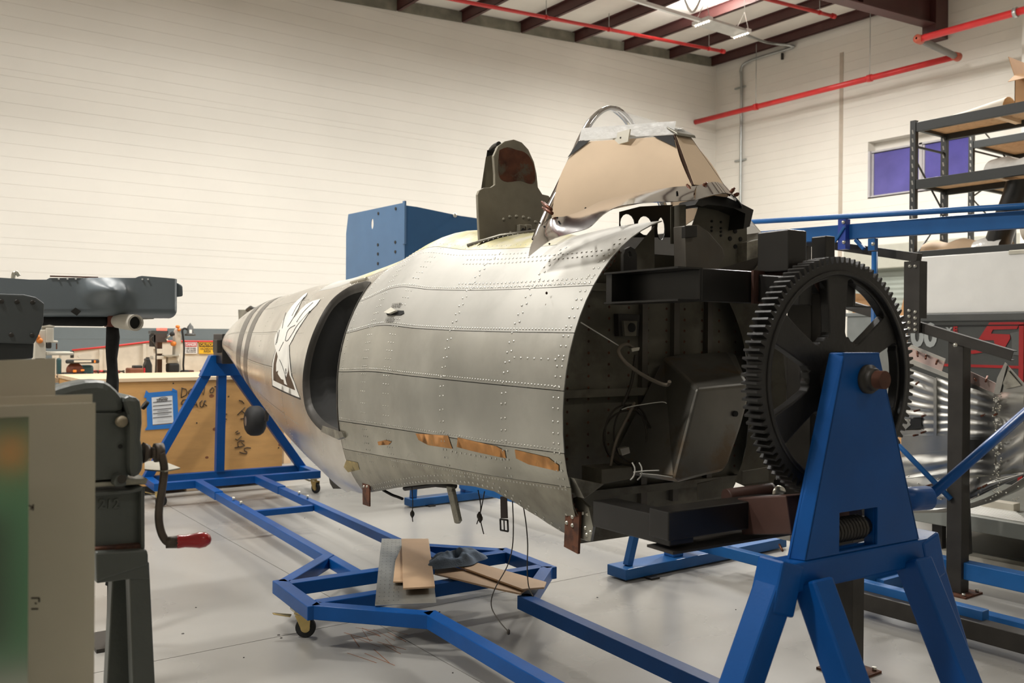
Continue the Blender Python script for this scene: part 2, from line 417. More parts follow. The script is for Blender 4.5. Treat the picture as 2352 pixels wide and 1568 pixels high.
# ------------------------------------------------------------------ lamps
def lamp(i, x, y, share, z=7.35, label=None):
    pw = LAMP_W*share
    t = thing('ceiling_lamp', label or 'long white ceiling lamp hung above the workshop floor', 'lamp', (x, y, z), 'ceiling lamps over the workshop')
    MB().box((x-.62, y-.2, z+.02), (x+.62, y+.2, z+.09)).build('housing', 'fixture_white', t, bevel=.01)
    MB().box((x-.58, y-.17, z+.005), (x+.58, y+.17, z+.02)).build('diffuser', 'lamp_glow', t)
    for s in (-1, 1): MB().cyl((x+s*.5, y, z+.09), (x+s*.5, y, roof_z(x+s*.5)+.2), .004, n=6).build('hanger_wire', 'galv', t)
    ld = bpy.data.lights.new('lamp_light', 'AREA'); ld.shape = 'RECTANGLE'; ld.size = 1.2; ld.size_y = .36; ld.energy = pw; ld.color = LIGHT_COL
    lo = bpy.data.objects.new('lamp_light', ld); COL.objects.link(lo); lo.parent = t; lo.location = (0, 0, -.01)
    return t
for i, (x, y, share) in enumerate(LAMP_SPOTS): lamp(i, x, y, share)
# the lamp in view, its strut, wires and conduit
A, B = hz(1613, 52, 7.55), hz(1712, 76, 7.55); fy, fz = A.y, 7.55
t = thing('ceiling_lamp', 'white lamp hung from purlins at the end of a metal strut', 'lamp', (A.x, fy, fz), 'ceiling lamps over the workshop')
m = MB().box((A.x+.04, fy-.19, fz), (B.x-.04, fy+.19, fz+.05)); m.build('housing', M('fixture_grey', (.52,.51,.48), .4), t, bevel=.01)
for x in (A.x, B.x): MB().box((x-.06, fy-.21, fz-.012), (x+.06, fy+.21, fz+.062)).build('end_cap', 'fixture_white', t, bevel=.008)
for x in (A.x, B.x):
    for k in range(6): MB().cyl((x, fy-.16+.064*k, fz-.03), (x, fy-.16+.064*k, fz-.01), .012, n=8).build('lamp_stud', 'lamp_glow', t)
for x in (A.x, B.x):
    for s in (-1, 1): MB().cyl((x, fy+s*.18, fz+.05), (x+.1, fy, fz+.45), .006, n=6).build('hanger_wire', 'fixture_white', t)
    MB().cyl((x+.1, fy, fz+.45), (x+.1, fy, roof_z(x)), .006, n=6).build('hanger_wire', 'fixture_white', t)
MB().tube(spline([(A.x-.55, fy, roof_z(A.x)-.05), (A.x-.55, fy, fz+.45), (A.x-.3, fy-.02, fz+.12), (A.x-.02, fy, fz+.5), (A.x+.02, fy, roof_z(A.x))]), .022, n=8).build('power_cable', 'fixture_white', t)
up = bpy.data.lights.new('uplight', 'AREA'); up.size = .5; up.energy = 120; up.color = LIGHT_COL
uo = bpy.data.objects.new('uplight', up); COL.objects.link(uo); uo.parent = t; uo.location = hz(1612, 8, 8.25)-Vector((A.x, fy, fz)); uo.rotation_euler = (math.pi, 0, 0)
dn = bpy.data.lights.new('lamp_light', 'AREA'); dn.shape = 'RECTANGLE'; dn.size = 1.0; dn.size_y = .3; dn.energy = LAMP_W*.8; dn.color = LIGHT_COL
do = bpy.data.objects.new('lamp_light', dn); COL.objects.link(do); do.parent = t; do.location = ((B.x-A.x)/2, 0, -.03)
tag(MB().box((A.x-6, fy-.03, fz+.0), (A.x-.07, fy+.03, fz+.06)).build('lamp_strut', 'fixture_white'), 'long white metal strut running to the hung ceiling lamp', 'strut')
c1 = aX(1823, 106, WX-.04); c2 = aX(1712, 148, WX-.04); cyv = aX(1702, 300, WX-.04).y
t = thing('conduit', 'grey steel conduit from the ceiling lamp down the block wall', 'pipe', (WX-.04, cyv, 0))
MB().tube(spline([(B.x+.05, fy, fz+.03), (WX-.6, c1.y+.3, c1.z+.05), c1+Vector((-.1,.02,.0)), c1+Vector((0,.12,-.02)), c2+Vector((0,-.1,.05)), (WX-.04, cyv+.02, c2.z-.12), (WX-.04, cyv, c2.z-.5), (WX-.04, cyv, 5), (WX-.04, cyv, 0)], 6), .03, n=10).build('pipe', 'galv', t)
for (px_, py_) in ((1700, 201), (1700, 368)):
    c = aX(px_, py_, WX-.02); MB().box((WX-.03, c.y-.17, c.z-.02), (WX, c.y+.17, c.z+.02)).build('strut_clamp', 'galv', t)
c = aX(1797, 128, WX-.02); MB().box((WX-.05, c.y-.02, c.z-.09), (WX, c.y+.02, c.z+.06)).build('strut_clamp', 'dark_steel', t)
# ------------------------------------------------------------------ sprinkler pipes
PX3 = 16.7
a, b = aX(1556, 289, PX3), aX(2196, 132, PX3); zz = (a.z+b.z)/2
bend = aX(2196, 126, PX3); el = aX(2196, 126, PX3)
t = thing('sprinkler_main', 'red sprinkler main stepping around a grey offset pipe near the block wall', 'pipe', (PX3, b.y, zz))
MB().cyl((PX3, WY-.02, zz), (PX3, b.y, zz), .06, n=16).build('lower_run', 'red_pipe', t)
g2 = hz(2111, 90, zz+.03)
MB().cyl((PX3, b.y, zz), (g2.x, g2.y, zz+.03), .06, n=16).build('offset_pipe', 'grey_pipe', t)
MB().cyl((g2.x, g2.y, zz+.03), (g2.x, -8, zz+.03), .062, n=16).build('upper_run', 'red_pipe', t)
for c in ((PX3, b.y, zz), (g2.x, g2.y, zz+.03)):
    MB().lathe(Vector(c)-Vector((.09,0,0)), (1,0,0), [(0,.02),(.02,.075),(.16,.085),(.18,.02)], 14).build('elbow', M('elbow_red', (.45,.09,.05), .5), t)
for px_ in (1587, 1736, 1997):
    c = aX(px_, 250, PX3)
    MB().cyl((PX3, c.y-.05, zz), (PX3, c.y+.05, zz), .075, n=14).build('coupling', 'red_pipe', t)
    MB().cyl((PX3, c.y, zz+.06), (PX3, c.y, roof_z(PX3)), .008, n=6).build('hanger_rod', 'galv', t)
c = aX(2333, 26, g2.x); MB().cyl((g2.x, c.y-.03, zz+.03), (g2.x, c.y+.03, zz+.03), .085, n=14).build('hanger_ring', 'galv', t)
for k, (ex, ey, h, lab) in enumerate(((1660, 118, 8.05, 'thin red sprinkler branch pipe passing under most of the purlins'), (1914, 37, 8.15, 'thin red sprinkler branch pipe ending beside the brown rafter'))):
    e = hz(ex, ey, h); x0 = e.x-14
    t = thing('sprinkler_branch', lab, 'pipe', tuple(e), 'sprinkler branch pipes under the roof')
    MB().cyl((x0, e.y, e.z-14*ROOFS), tuple(e), .035, n=12).build('pipe', 'red_pipe', t)
    MB().cyl((e.x-.05, e.y, e.z), (e.x+.05, e.y, e.z+.003), .05, n=12).build('end_cap', 'red_pipe', t)
    for d in (.45, 3.4, 5.0, 8):
        x = e.x-d; MB().cyl((x, e.y, e.z-d*ROOFS+.03), (x, e.y, roof_z(x)), .008, n=6).build('hanger_rod', 'galv', t)
        MB().cyl((x-.02, e.y, e.z-d*ROOFS), (x+.02, e.y, e.z-d*ROOFS+.001), .045, n=12).build('clamp', 'red_pipe', t)
# ================================================================== LOCAL FRAME of the rotisserie (turned a little against the walls)
PHI = -.06; P0 = Vector((2.705, 4.7, 0)); AXX = 2.705
RI = Matrix.Rotation(-PHI, 3, 'Z'); RF = Matrix.Rotation(PHI, 3, 'Z')
LO = P0+RI @ (Vector(CC)-P0)
def lray(x, y): return RI @ Vector(ray(x, y))
def lX(x, y, X): d = lray(x, y); return LO+d*((X-LO.x)/d.x)
def lY(x, y, Y): d = lray(x, y); return LO+d*((Y-LO.y)/d.y)
def lZ(x, y, Z): d = lray(x, y); return LO+d*((Z-LO.z)/d.z)
def lthing(name, label, cat, base, group=None):
    o = thing(name, label, cat, base, group); o.location = P0+RF @ (Vector(base)-P0); o.rotation_euler = (0, 0, PHI); return o
def plate(outer, holes, o, u, v, off):
    """flat plate from 2D outlines with holes: returns MB, extruded by vector off"""
    o, u, v, off = Vector(o), Vector(u), Vector(v), Vector(off)
    pts = []; edges = []; loops = []
    for lp in [outer]+holes:
        s = len(pts); n = len(lp); pts += [Vector(p) for p in lp]; idx = list(range(s, s+n)); loops.append(idx)
        edges += [(idx[k], idx[(k+1) % n]) for k in range(n)]
    r = delaunay_2d_cdt(pts, edges, [], 0, 1e-6)
    vv, ff = r[0], r[2]
    def inside(p, lp):
        c = False; n = len(lp); j = n-1
        for i in range(n):
            a, b = lp[i], lp[j]
            if (a[1] > p[1]) != (b[1] > p[1]) and p[0] < (b[0]-a[0])*(p[1]-a[1])/(b[1]-a[1])+a[0]: c = not c
            j = i
        return c
    keep = []
    for f in ff:
        c = sum((vv[i] for i in f), Vector((0, 0)))/len(f)
        if inside(c, outer) and not any(inside(c, h) for h in holes): keep.append(tuple(f))
    m = MB(); P3 = [o+u*p[0]+v*p[1] for p in vv]; n = len(P3)
    m.add(P3+[p+off for p in P3], keep+[tuple(n+i for i in f[::-1]) for f in keep])
    for lp in [outer]+holes:
        k = len(lp); q = [o+u*p[0]+v*p[1] for p in lp]
        m.add(q+[p+off for p in q], [(i, (i+1) % k, k+(i+1) % k, k+i) for i in range(k)])
    return m
def circ(cx, cy, r, n=16, rx=None): return [(cx+(rx or r)*math.cos(2*math.pi*k/n), cy+r*math.sin(2*math.pi*k/n)) for k in range(n)]

# ================================================================== FUSELAGE
ST = [(2.38,.593,2.11,1.38,.80,2.4),(3.0,.600,2.125,1.38,.75,2.5),(3.6,.598,2.165,1.378,.70,2.5),(4.0,.590,2.215,1.375,.66,2.5),(4.5,.577,2.13,1.365,.625,2.5),
      (5.0,.55,2.08,1.36,.60,2.4),(5.5,.51,2.045,1.35,.67,2.3),(6.1,.455,2.03,1.36,.79,2.25),(6.66,.395,1.995,1.38,.925,2.2),(7.3,.32,1.96,1.42,1.105,2.1),
      (7.9,.245,1.885,1.48,1.295,2.0),(8.4,.165,1.78,1.53,1.42,2.0),(8.7,.11,1.705,1.55,1.48,2.0),(8.9,.06,1.64,1.56,1.51,2.0)]
_Y = [s[0] for s in ST]
def _slopes(j):
    n = len(ST); d = [(ST[i+1][j]-ST[i][j])/(_Y[i+1]-_Y[i]) for i in range(n-1)]; m = [d[0]]
    for i in range(1, n-1): m.append(0 if d[i-1]*d[i] <= 0 else 2*d[i-1]*d[i]/(d[i-1]+d[i]))
    return m+[d[-1]]
_SL = [None]+[_slopes(j) for j in range(1, 6)]
def sect(y):
    y = min(max(y, _Y[0]), _Y[-1]); i = 0
    while i < len(ST)-2 and y > _Y[i+1]: i += 1
    h = _Y[i+1]-_Y[i]; t = (y-_Y[i])/h
    return [(2*t**3-3*t*t+1)*ST[i][j]+(t**3-2*t*t+t)*h*_SL[j][i]+(-2*t**3+3*t*t)*ST[i+1][j]+(t**3-t*t)*h*_SL[j][i+1] for j in range(1, 6)]
def sp(y, th, off=0.0, side=-1):
    """skin point at station y, angle th (0 top, pi bottom), side -1 faces the camera"""
    w, zt, zm, zb, nb = sect(y)
    def raw(t):
        if t <= math.pi/2: return (w*math.sin(max(t, 0)), zm+(zt-zm)*math.cos(max(t, 0)))
        a = max(math.pi-t, 0); return (w*math.sin(a)**(2/nb), zm-(zm-zb)*max(math.cos(a), 0)**(2/nb))
    x, z = raw(th)
    if off:
        e = .004; x0, z0 = raw(max(th-e, .0001)); x1, z1 = raw(min(th+e, math.pi-.0001))
        tx, tz = x1-x0, z1-z0; l = math.hypot(tx, tz) or 1; x += -tz/l*off; z += tx/l*off
    return Vector((AXX+side*x, y, z))
def sn(y, th, side=-1):
    a = sp(y, th+.01, 0, side)-sp(y, th-.01, 0, side); b = sp(min(y+.02, 8.9), th, 0, side)-sp(max(y-.02, 2.38), th, 0, side)
    n = a.cross(b).normalized(); c = sp(y, th, 0, side)-Vector((AXX, y, sect(y)[2]))
    return n if n.dot(c) > 0 else -n
def fin(p):
    w, zt, zm, zb, nb = sect(p.y); x = abs(p.x-AXX)
    if p.z >= zm: return (x/w)**2+((p.z-zm)/(zt-zm))**2-1
    return (x/w)**nb+((zm-p.z)/(zm-zb))**nb-1
def hit(px_, py_):
    d = lray(px_, py_); t0 = max((1.9-LO.x)/d.x, (2.39-LO.y)/d.y); t1 = (2.9-LO.x)/d.x; best = (9e9, None); prev = None
    for k in range(401):
        t = t0+(t1-t0)*k/400; p = LO+d*t
        if p.y < 2.38 or p.y > 8.9: continue
        f = fin(p)
        if f < best[0]: best = (f, p)
        if f < 0:
            if prev is not None:
                a, b = prev, t
                for _ in range(25):
                    c = (a+b)/2
                    if fin(LO+d*c) < 0: b = c
                    else: a = c
                best = (0, LO+d*b)
            break
        prev = t
    p = best[1]; w, zt, zm, zb, nb = sect(p.y); x = abs(p.x-AXX)
    if p.z >= zm: th = math.atan2(x/w, max((p.z-zm)/(zt-zm), 0))
    else: th = math.pi-math.atan2((x/w)**(nb/2), ((zm-p.z)/(zm-zb))**(nb/2))
    return (p.y, th)
def patch(outer, holes=(), step=.06, off=0.0, side=-1, vscale=.6):
    """skin piece from outlines in (station, angle); angle scaled to metres for an even mesh"""
    k = vscale; lps = [[(y, t*k) for y, t in lp] for lp in [outer, *holes]]
    def dense(lp):
        out = []
        for i in range(len(lp)):
            a, b = lp[i], lp[(i+1) % len(lp)]; d = math.hypot(b[0]-a[0], b[1]-a[1]); n = max(1, int(d/step+.5))
            out += [(a[0]+(b[0]-a[0])*j/n, a[1]+(b[1]-a[1])*j/n) for j in range(n)]
        return out
    lps = [dense(lp) for lp in lps]
    def inside(p, lp):
        c = False; j = len(lp)-1
        for i in range(len(lp)):
            a, b = lp[i], lp[j]
            if (a[1] > p[1]) != (b[1] > p[1]) and p[0] < (b[0]-a[0])*(p[1]-a[1])/(b[1]-a[1])+a[0]: c = not c
            j = i
        return c
    pts = []; edges = []
    for lp in lps:
        s = len(pts); n = len(lp); pts += [Vector(p) for p in lp]; edges += [(s+i, s+(i+1) % n) for i in range(n)]
    bd = list(pts); ys_ = [p[0] for p in lps[0]]; ts_ = [p[1] for p in lps[0]]
    y = min(ys_)+step/2
    while y < max(ys_):
        t = min(ts_)+step/2
        while t < max(ts_):
            if inside((y, t), lps[0]) and not any(inside((y, t), h) for h in lps[1:]):
                if min((b[0]-y)**2+(b[1]-t)**2 for b in bd) > (step*.45)**2: pts.append(Vector((y, t)))
            t += step
        y += step
    r = delaunay_2d_cdt(pts, edges, [], 0, 1e-7); vv, ff = r[0], r[2]; keep = []
    for f in ff:
        c = sum((vv[i] for i in f), Vector((0, 0)))/len(f)
        if inside(c, lps[0]) and not any(inside(c, h) for h in lps[1:]): keep.append(tuple(f))
    m = MB(); m.add([sp(v[0], v[1]/k, off, side) for v in vv], keep, True)
    return m
DG = math.pi/180
FU = lthing('aircraft_fuselage', 'bare riveted aluminium aircraft fuselage with windshield slung in a blue rotisserie', 'fuselage', (AXX, 5.2, 0))
def skin(name, mat, outer, holes=(), side=-1, step=.06, parent=None, solid=.004, off=0.0, label=None):
    o = patch(outer, holes, step, off, side).build(name, mat, parent or FU, solid=solid, fix=False)
    # face normals outward
    me = o.data; me.update(); c = Vector((AXX, 5.2, 1.4))
    bm = bmesh.new(); bm.from_mesh(me); bm.normal_update()
    flip = [f for f in bm.faces if f.normal.dot(Vector((f.calc_center_median().x+AXX-AXX, 0, f.calc_center_median().z-1.4))) < 0]
    bmesh.ops.reverse_faces(bm, faces=flip); bm.to_mesh(me); bm.free(); me.update()
    if label: o['label'] = label
    return o
# --- hole of the air exit and lower edge in skin coordinates
HOLE_PX = [(851,650),(822,718),(797,790),(783,850),(778,890),(783,940),(790,1000),(772,1003),(737,985),(708,950),(698,910),(697,860),(708,800),(730,742),(760,692),(800,661),(838,648)]
_arc = [(p.x, p.y) for p in spline([Vector((x, y, 0)) for x, y in HOLE_PX[7:]], 3)]
hole = [hit(*p) for p in HOLE_PX[:7]+_arc]
LOW_PX = [(1352,1244),(1290,1221),(1235,1186),(1180,1152),(1135,1128),(1090,1117),(1035,1111),(980,1112),(910,1120),(840,1131)]
low = [hit(*p) for p in LOW_PX]
YF, YH, YT = 2.382, 4.52, 5.75
g = .0022
TH = [0, 29, 51.5, 67, 83.5, 100, 112]
# cockpit opening near edge
sill = [hit(1075, 566), hit(1232, 531)]
cock = [(sill[0][0]+.02, 0), (sill[0][0]+.02, .12), (sill[0][0]-.08, sill[0][1]), (sill[1][0], sill[1][1]), (2.80, 20*DG), (2.80, 0)]
deckpoly = [(YH+.55, 0), (YH+.55, 29*DG-g), (2.85, 29*DG-g), (2.80, 22*DG)]+[cock[3], cock[2], cock[1], cock[0]]
skin('deck_panel', 'chromate', deckpoly, step=.05, label='yellow-green primed deck panel beside the cockpit')
fwdtop = [(2.80, 22*DG), (2.85, 29*DG-g), (2.85, 29*DG+g), (YF, 29*DG+g), (YF, 14*DG), (2.62, 14*DG)]
for i in range(1, 6):
    a, b = TH[i]*DG+g, TH[i+1]*DG-g
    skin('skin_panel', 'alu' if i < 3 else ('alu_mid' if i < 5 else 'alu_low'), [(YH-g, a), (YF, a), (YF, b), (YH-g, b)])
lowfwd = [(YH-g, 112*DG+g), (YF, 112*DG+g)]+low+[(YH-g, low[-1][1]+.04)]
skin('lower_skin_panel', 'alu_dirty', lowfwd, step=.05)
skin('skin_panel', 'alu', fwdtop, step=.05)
# panel round the air exit, clipped by its outline
hp = [(YH+g, 29*DG+g), (YH+g, hole[0][1]-.02)]+hole[6:]+[hole[0]]
aft_outer = [(YH+g, 29*DG+g), (YT-g, 29*DG+g), (YT-g, 178*DG), (5.45, 168*DG), (5.1, 152*DG), (4.8, 142*DG), (YH+g, low[-1][1]+.04)]
hole_c = [(max(y, YH+g+.004), t) for y, t in hole]
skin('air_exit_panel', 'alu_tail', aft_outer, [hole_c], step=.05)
skin('deck_panel', 'alu', [(YH+.55+g, 0), (YT-g, 0), (YT-g, 29*DG-g), (YH+.55+g, 29*DG-g)], step=.05)
TT = [0, 38, 62, 84, 108, 140, 178]
for a, b in zip(TT[:-1], TT[1:]):
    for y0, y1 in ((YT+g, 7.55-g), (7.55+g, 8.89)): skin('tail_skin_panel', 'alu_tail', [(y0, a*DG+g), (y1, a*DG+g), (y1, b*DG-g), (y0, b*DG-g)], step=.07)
# far side
skin('far_skin_panel', 'alu', [(YF, 14*DG), (4.0, 18*DG), (YH, 0), (YH, 118*DG), (YF, 118*DG)], side=1, step=.12)
skin('far_skin_panel', 'alu_tail', [(YH+g, 0), (8.89, 0), (8.89, 178*DG), (5.75, 178*DG), (5.3, 150*DG), (YH+g, 118*DG)], side=1, step=.12)
MB().lathe((AXX, 8.885, 1.563), (0,1,0), [(0,.063),(.02,.05),(.03,.02)], 16).build('tail_cap', 'alu_tail', FU)
# --- air-exit frame: dark lip and inner duct
lip = MB(); n = len(hole_c)
hd = []
for i in range(n):
    a, b = hole_c[i], hole_c[(i+1) % n]
    hd += [(a[0]+(b[0]-a[0])*j/4, a[1]+(b[1]-a[1])*j/4) for j in range(4)]
cy_ = sum(p[0] for p in hole_c)/n; ct_ = sum(p[1] for p in hole_c)/n
rows = [[sp(y+(cy_-y)*f, t+(ct_-t)*f, o) for y, t in hd] for f, o in ((-.015,.003),(.02,.002),(.05,-.02),(.085,-.035),(.10,-.10),(.22,-.13),(.24,-.30))]
lip.grid([r+[r[0]] for r in rows[:4]]); lip.build('air_exit_frame', 'dark_steel', FU)
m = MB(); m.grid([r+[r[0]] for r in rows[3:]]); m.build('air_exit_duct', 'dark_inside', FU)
m = MB().grid([[sp(y, t*DG, -.30) for t in range(20, 150, 13)] for y in (4.45, 4.8, 5.2, 5.6)]); m.build('dark_backing', 'dark_inside', FU)  # near-black sheet added behind the opening, standing for its unlit depth
# sill step at the bottom of the opening and hinge at its top
a, b, c = [sp(*hit(*q), .006) for q in ((744,978),(792,998),(784,1012))]
MB().prism([sp(*hit(*q), .012) for q in ((745,976),(790,991),(794,1002),(779,1007),(742,990))], (.03, 0, -.012)).build('step_plate', 'alu_old', FU)
a, b = sp(*hit(808, 650), .006), sp(*hit(843, 641), .006)
MB().tube([a+(b-a)*k/8 for k in range(9)], .009, n=8).build('hinge', 'zinc', FU)
# --- paint: stripes, emblem, putty, lettering (thin raised coats following the skin)
def decal(name, mat, pxl, off=.0012, step=.05, solid=0):
    o = patch([hit(*p) for p in pxl], (), step, off).build(name, mat, FU, fix=False); return o
for (y0, y1) in ((7.02, 7.20), (7.36, 7.58)):
    decal_o = patch([(y0, 8*DG), (y1, 8*DG), (y1, 150*DG), (y0, 150*DG)], (), .05, .0012).build('tail_stripe', 'stripe', FU, fix=False)
def z5(pts): return [(620+x/5.6, 640+y/5.6) for x, y in pts]
decal('emblem_border', 'art_black', z5([(78,900),(28,1080),(22,1210),(30,1385),(398,1556),(285,1250),(265,1080),(255,850)]), .0012)
decal('emblem_border', 'art_white', z5([(82,905),(34,1085),(28,1210),(36,1370),(388,1530),(278,1245),(258,1075),(250,850)]), .0018)
decal('emblem_field', 'art_brown', z5([(92,905),(52,1085),(46,1200),(48,1305),(328,1432),(255,1235),(240,1075),(225,850)]), .0024)
decal('emblem_bird', 'art_white', z5([(95,955),(70,880),(60,790),(75,725),(130,640),(165,560),(220,450),(290,350),(370,270),(430,215),(488,175),(470,215),(410,290),(370,380),(330,450),(300,520),(345,470),(400,395),(470,330),(560,285),(655,262),(600,340),(520,420),(450,520),(390,610),(340,690),(290,790),(245,870),(230,940),(240,1010),(242,1100),(240,1180),(215,1265),(195,1240),(215,1330),(228,1370),(190,1350),(180,1300),(150,1290),(130,1260),(105,1220),(112,1180),(85,1195),(85,1100),(105,1000)]), .003)
for ln in ([(182,815),(125,930)], [(205,795),(225,700),(260,640),(330,600)], [(205,795),(235,795),(300,700),(360,600),(520,420)], [(235,620),(300,520),(370,400)], [(210,440),(180,560),(165,640)], [(130,1040),(170,1130),(215,1270)], [(110,690),(100,760),(80,850)], [(130,660),(115,740),(95,830)], [(290,480),(360,350),(450,240)], [(350,560),(440,430),(560,310)]):
    p = z5(ln); pts = [sp(*hit(*q), .0042) for q in p]
    MB().tube(spline(pts, 4), .0022, n=5).build('emblem_line', 'art_black', FU)
for q in ((212,1165),(213,1185),(214,1210)): MB().cyl(sp(*hit(*z5([q])[0]), .003), sp(*hit(*z5([q])[0]), .0055), .006, n=8).build('emblem_eye', 'art_black', FU)
PUT = [[(955,995),(1030,1000),(1036,1020),(1040,1030),(985,1022),(962,1010)], [(1052,1004),(1140,1024),(1160,1035),(1163,1052),(1080,1034),(1050,1026)],
       [(1183,1032),(1260,1050),(1284,1068),(1284,1082),(1215,1066),(1186,1052)], [(868,1014),(886,1010),(900,1014),(893,1021),(870,1022)]]
for p in PUT: decal('putty_patch', 'putty', p, .002, .03)
decal('yellowed_patch', M('yellowed', (.40,.31,.13), .5, metal=.5, var=.2, scale=9), [(796,1056),(822,1062),(826,1078),(800,1084),(790,1072)], .0016, .03)
# --- hand-hold slot
MB().prism([sp(*hit(*q), .003) for q in ((888,719),(891,712),(927,714),(928,720),(920,724),(890,724))], (.006,0,.001)).build('hand_hold_slot', 'dark_inside', FU)
MB().prism([sp(*hit(*q), .008) for q in ((889,720),(906,709),(917,716),(900,723))], (-.012,0,.004)).build('hand_hold_tag', 'paper_tag', FU)
for body, q in (('HAND', (911, 702)), ('HOLD', (896, 735))):
    y, t_ = hit(*q); nn = sn(y, t_); rt = Vector((0, -1, 0)); c = sp(y, t_, .0035)
    text(body, M('stamp', (.22,.21,.19), .6), c, rt, nn.cross(rt)*(-1) if nn.cross(rt).z < 0 else nn.cross(rt), .026, FU, 'lettering', .001)
# --- rivets
R_ = MB()
def rivets(pts, r=.0042):
    r *= 1.25
    for (y, t_) in pts: R_.dome(sp(y, t_, .0005), sn(y, t_), r, r*.42, 6)
def row_t(t_, y0, y1, s=.024, dt=0):  # along the body
    n = int(abs(y1-y0)/s); return [(y0+(y1-y0)*k/n, t_) for k in range(n+1)]
def row_y(y, t0, t1, s=.028):         # round the body
    n = int(abs(t1-t0)*.6/s); return [(y, t0+(t1-t0)*k/n) for k in range(n+1)]
for d in TH[2:6]:
    rivets(row_t(d*DG-.018, YF+.03, YH-.03, .021), .0036)
rivets(row_t(51.5*DG-.05, YF+.03, YF+1.0, .03)); rivets(row_t(51.5*DG-.022, YF+.03, YF+1.0, .03))
rivets(row_t(36*DG, YF+.1, YF+1.1, .03), .0036); rivets(row_t(38.5*DG, YF+.1, YF+1.1, .03), .0036)
rivets(row_t(112*DG+.02, YF+.03, 4.3, .022), .0036)
rivets(row_t(75*DG, YF+.03, 2.72, .04)); rivets(row_t(105*DG, 2.80, 3.2, .04))
for y in (2.41, 2.44): rivets(row_y(y, 30*DG, 112*DG, .03))
for y in (2.75, 3.25):
    rivets(row_y(y, 32*DG, 111*DG, .032)); rivets(row_y(y+.028, 33*DG, 111*DG, .032))
for y in (3.82, 3.85, 3.88, 4.12, 4.145, 4.17, 4.46): rivets(row_y(y, 30*DG, 116*DG, .03), .0032)
for k in range(len(low)-1):
    (y0, t0), (y1, t1) = low[k], low[k+1]; n = max(1, int(math.hypot(y1-y0, (t1-t0)*.6)/.035))
    rivets([(y0+(y1-y0)*j/n, t0+(t1-t0)*j/n-.028) for j in range(n)], .005); rivets([(y0+(y1-y0)*(j+.5)/n, t0+(t1-t0)*(j+.5)/n-.075) for j in range(n)], .004)
for d in TT[1:5]: rivets(row_t(d*DG+.02, 4.6 if d > 130 else 5.4, 8.6, .04), .0028)
for y in (5.72, 5.78, 6.6, 7.52, 7.58): rivets(row_y(y, 10*DG, 150*DG, .04), .0028)
rivets(row_t(33*DG, 3.0, 5.2, .03), .003); rivets(row_t(26.5*DG, 3.0, 5.0, .04), .003)
rivets([(sill[0][0]+(sill[1][0]-sill[0][0])*k/14, sill[0][1]+(sill[1][1]-sill[0][1])*k/14+.03) for k in range(15)], .003)
ro = R_.build('rivets', 'alu_mid', FU, fix=False); ro['kind'] = 'stuff'
# --- hanging plates and lower fittings
def quad_plate(name, mat, pxl, X, dx, bolts=()):
    o = MB().prism([lX(*q, X) for q in pxl], (dx, 0, 0)).build(name, mat, FU)
    for q in bolts: MB().dome(lX(*q, X), (-1, -.2, 0), .008, .006, 8).build('bolt', 'zinc', o)
    return o
quad_plate('drop_plate', 'rust', [(832,1097),(848,1097),(848,1163),(833,1158)], 2.24, .008, [(836,1104),(843,1104),(836,1117),(843,1117)])
quad_plate('drop_plate', 'rust', [(1299,1170),(1331,1176),(1327,1272),(1295,1255)], 2.205, .01, [(1302,1180),(1315,1187),(1302,1200),(1315,1206)])
def hit3(q, off=.004): return sp(*hit(*q), off)
# tail end gusset, front lower gusset
MB().prism([lX(*q, 2.45) for q in ((753,1085),(775,1092),(800,1118),(795,1122),(765,1122),(758,1110))], (.01,0,0)).build('perforated_gusset', 'dark_steel', FU)
gm = quad_plate('corner_gusset', 'alu_old', [(1300,1150),(1325,1140),(1352,1165),(1362,1210),(1356,1243),(1333,1236),(1300,1215)], 2.222, .012, [(1345,1212),(1348,1228),(1357,1222),(1338,1178),(1349,1180)])
# cords, strap and lever under the belly
def cord(name, pxl, X, r=.0025, mat='cable', drop=None):
    return MB().tube(spline([lX(*q, X) for q in pxl], 5), r, n=6).build(name, mat, FU)
for nm, pl, X in (('hanging_cord', [(945,1108),(948,1150),(947,1180),(948,1198)], 2.35), ('hanging_cord', [(1098,1125),(1104,1160),(1103,1190),(1111,1226)], 2.35), ('hanging_cord', [(1113,1128),(1106,1165),(1101,1185),(1095,1203)], 2.36),
                  ('control_cable', [(1177,1150),(1179,1200),(1177,1255),(1165,1300),(1140,1345),(1129,1375),(1131,1400),(1150,1430),(1168,1450)], 2.35), ('control_cable', [(1201,1157),(1208,1200),(1212,1250),(1211,1300),(1214,1345),(1225,1370)], 2.37)):
    o = cord(nm, pl, X)
    if nm == 'hanging_cord': e = lX(*pl[2], X); MB().lathe(e, (0,0,1), [(-.02,.003),(-.005,.012),(.006,.012),(.02,.003)], 8).build('knot', 'cable', o)
MB().lathe(lX(1168,1451,2.35), (0,0,1), [(-.012,.002),(-.008,.007),(.008,.007),(.012,.002)], 8).build('cable_end', 'cable', FU)
MB().prism([lX(*q, 2.36) for q in ((1024,1116),(1037,1118),(1054,1196),(1049,1203),(1043,1201))], (.02,0,0)).build('belly_lever', 'pale_lever', FU, bevel=.004)
MB().tube(spline([lX(*q, 2.4) for q in ((880,1125),(900,1136),(914,1141),(924,1145))], 4), .008, n=8).build('belly_rod', 'black_rubber', FU)
o = MB().prism([lX(*q, 2.36) for q in ((1149,1140),(1163,1140),(1165,1190),(1150,1190))], (.004,0,0)).build('strap', 'leather', FU)
m = MB(); q = [lX(*p, 2.36) for p in ((1149,1192),(1166,1194),(1167,1220),(1150,1217))]
for i in range(4): m.cyl(q[i], q[(i+1) % 4], .004, n=6)
m.cyl((q[0]+q[1])/2, (q[2]+q[3])/2, .003, n=6); m.build('buckle', 'dark_steel', o)
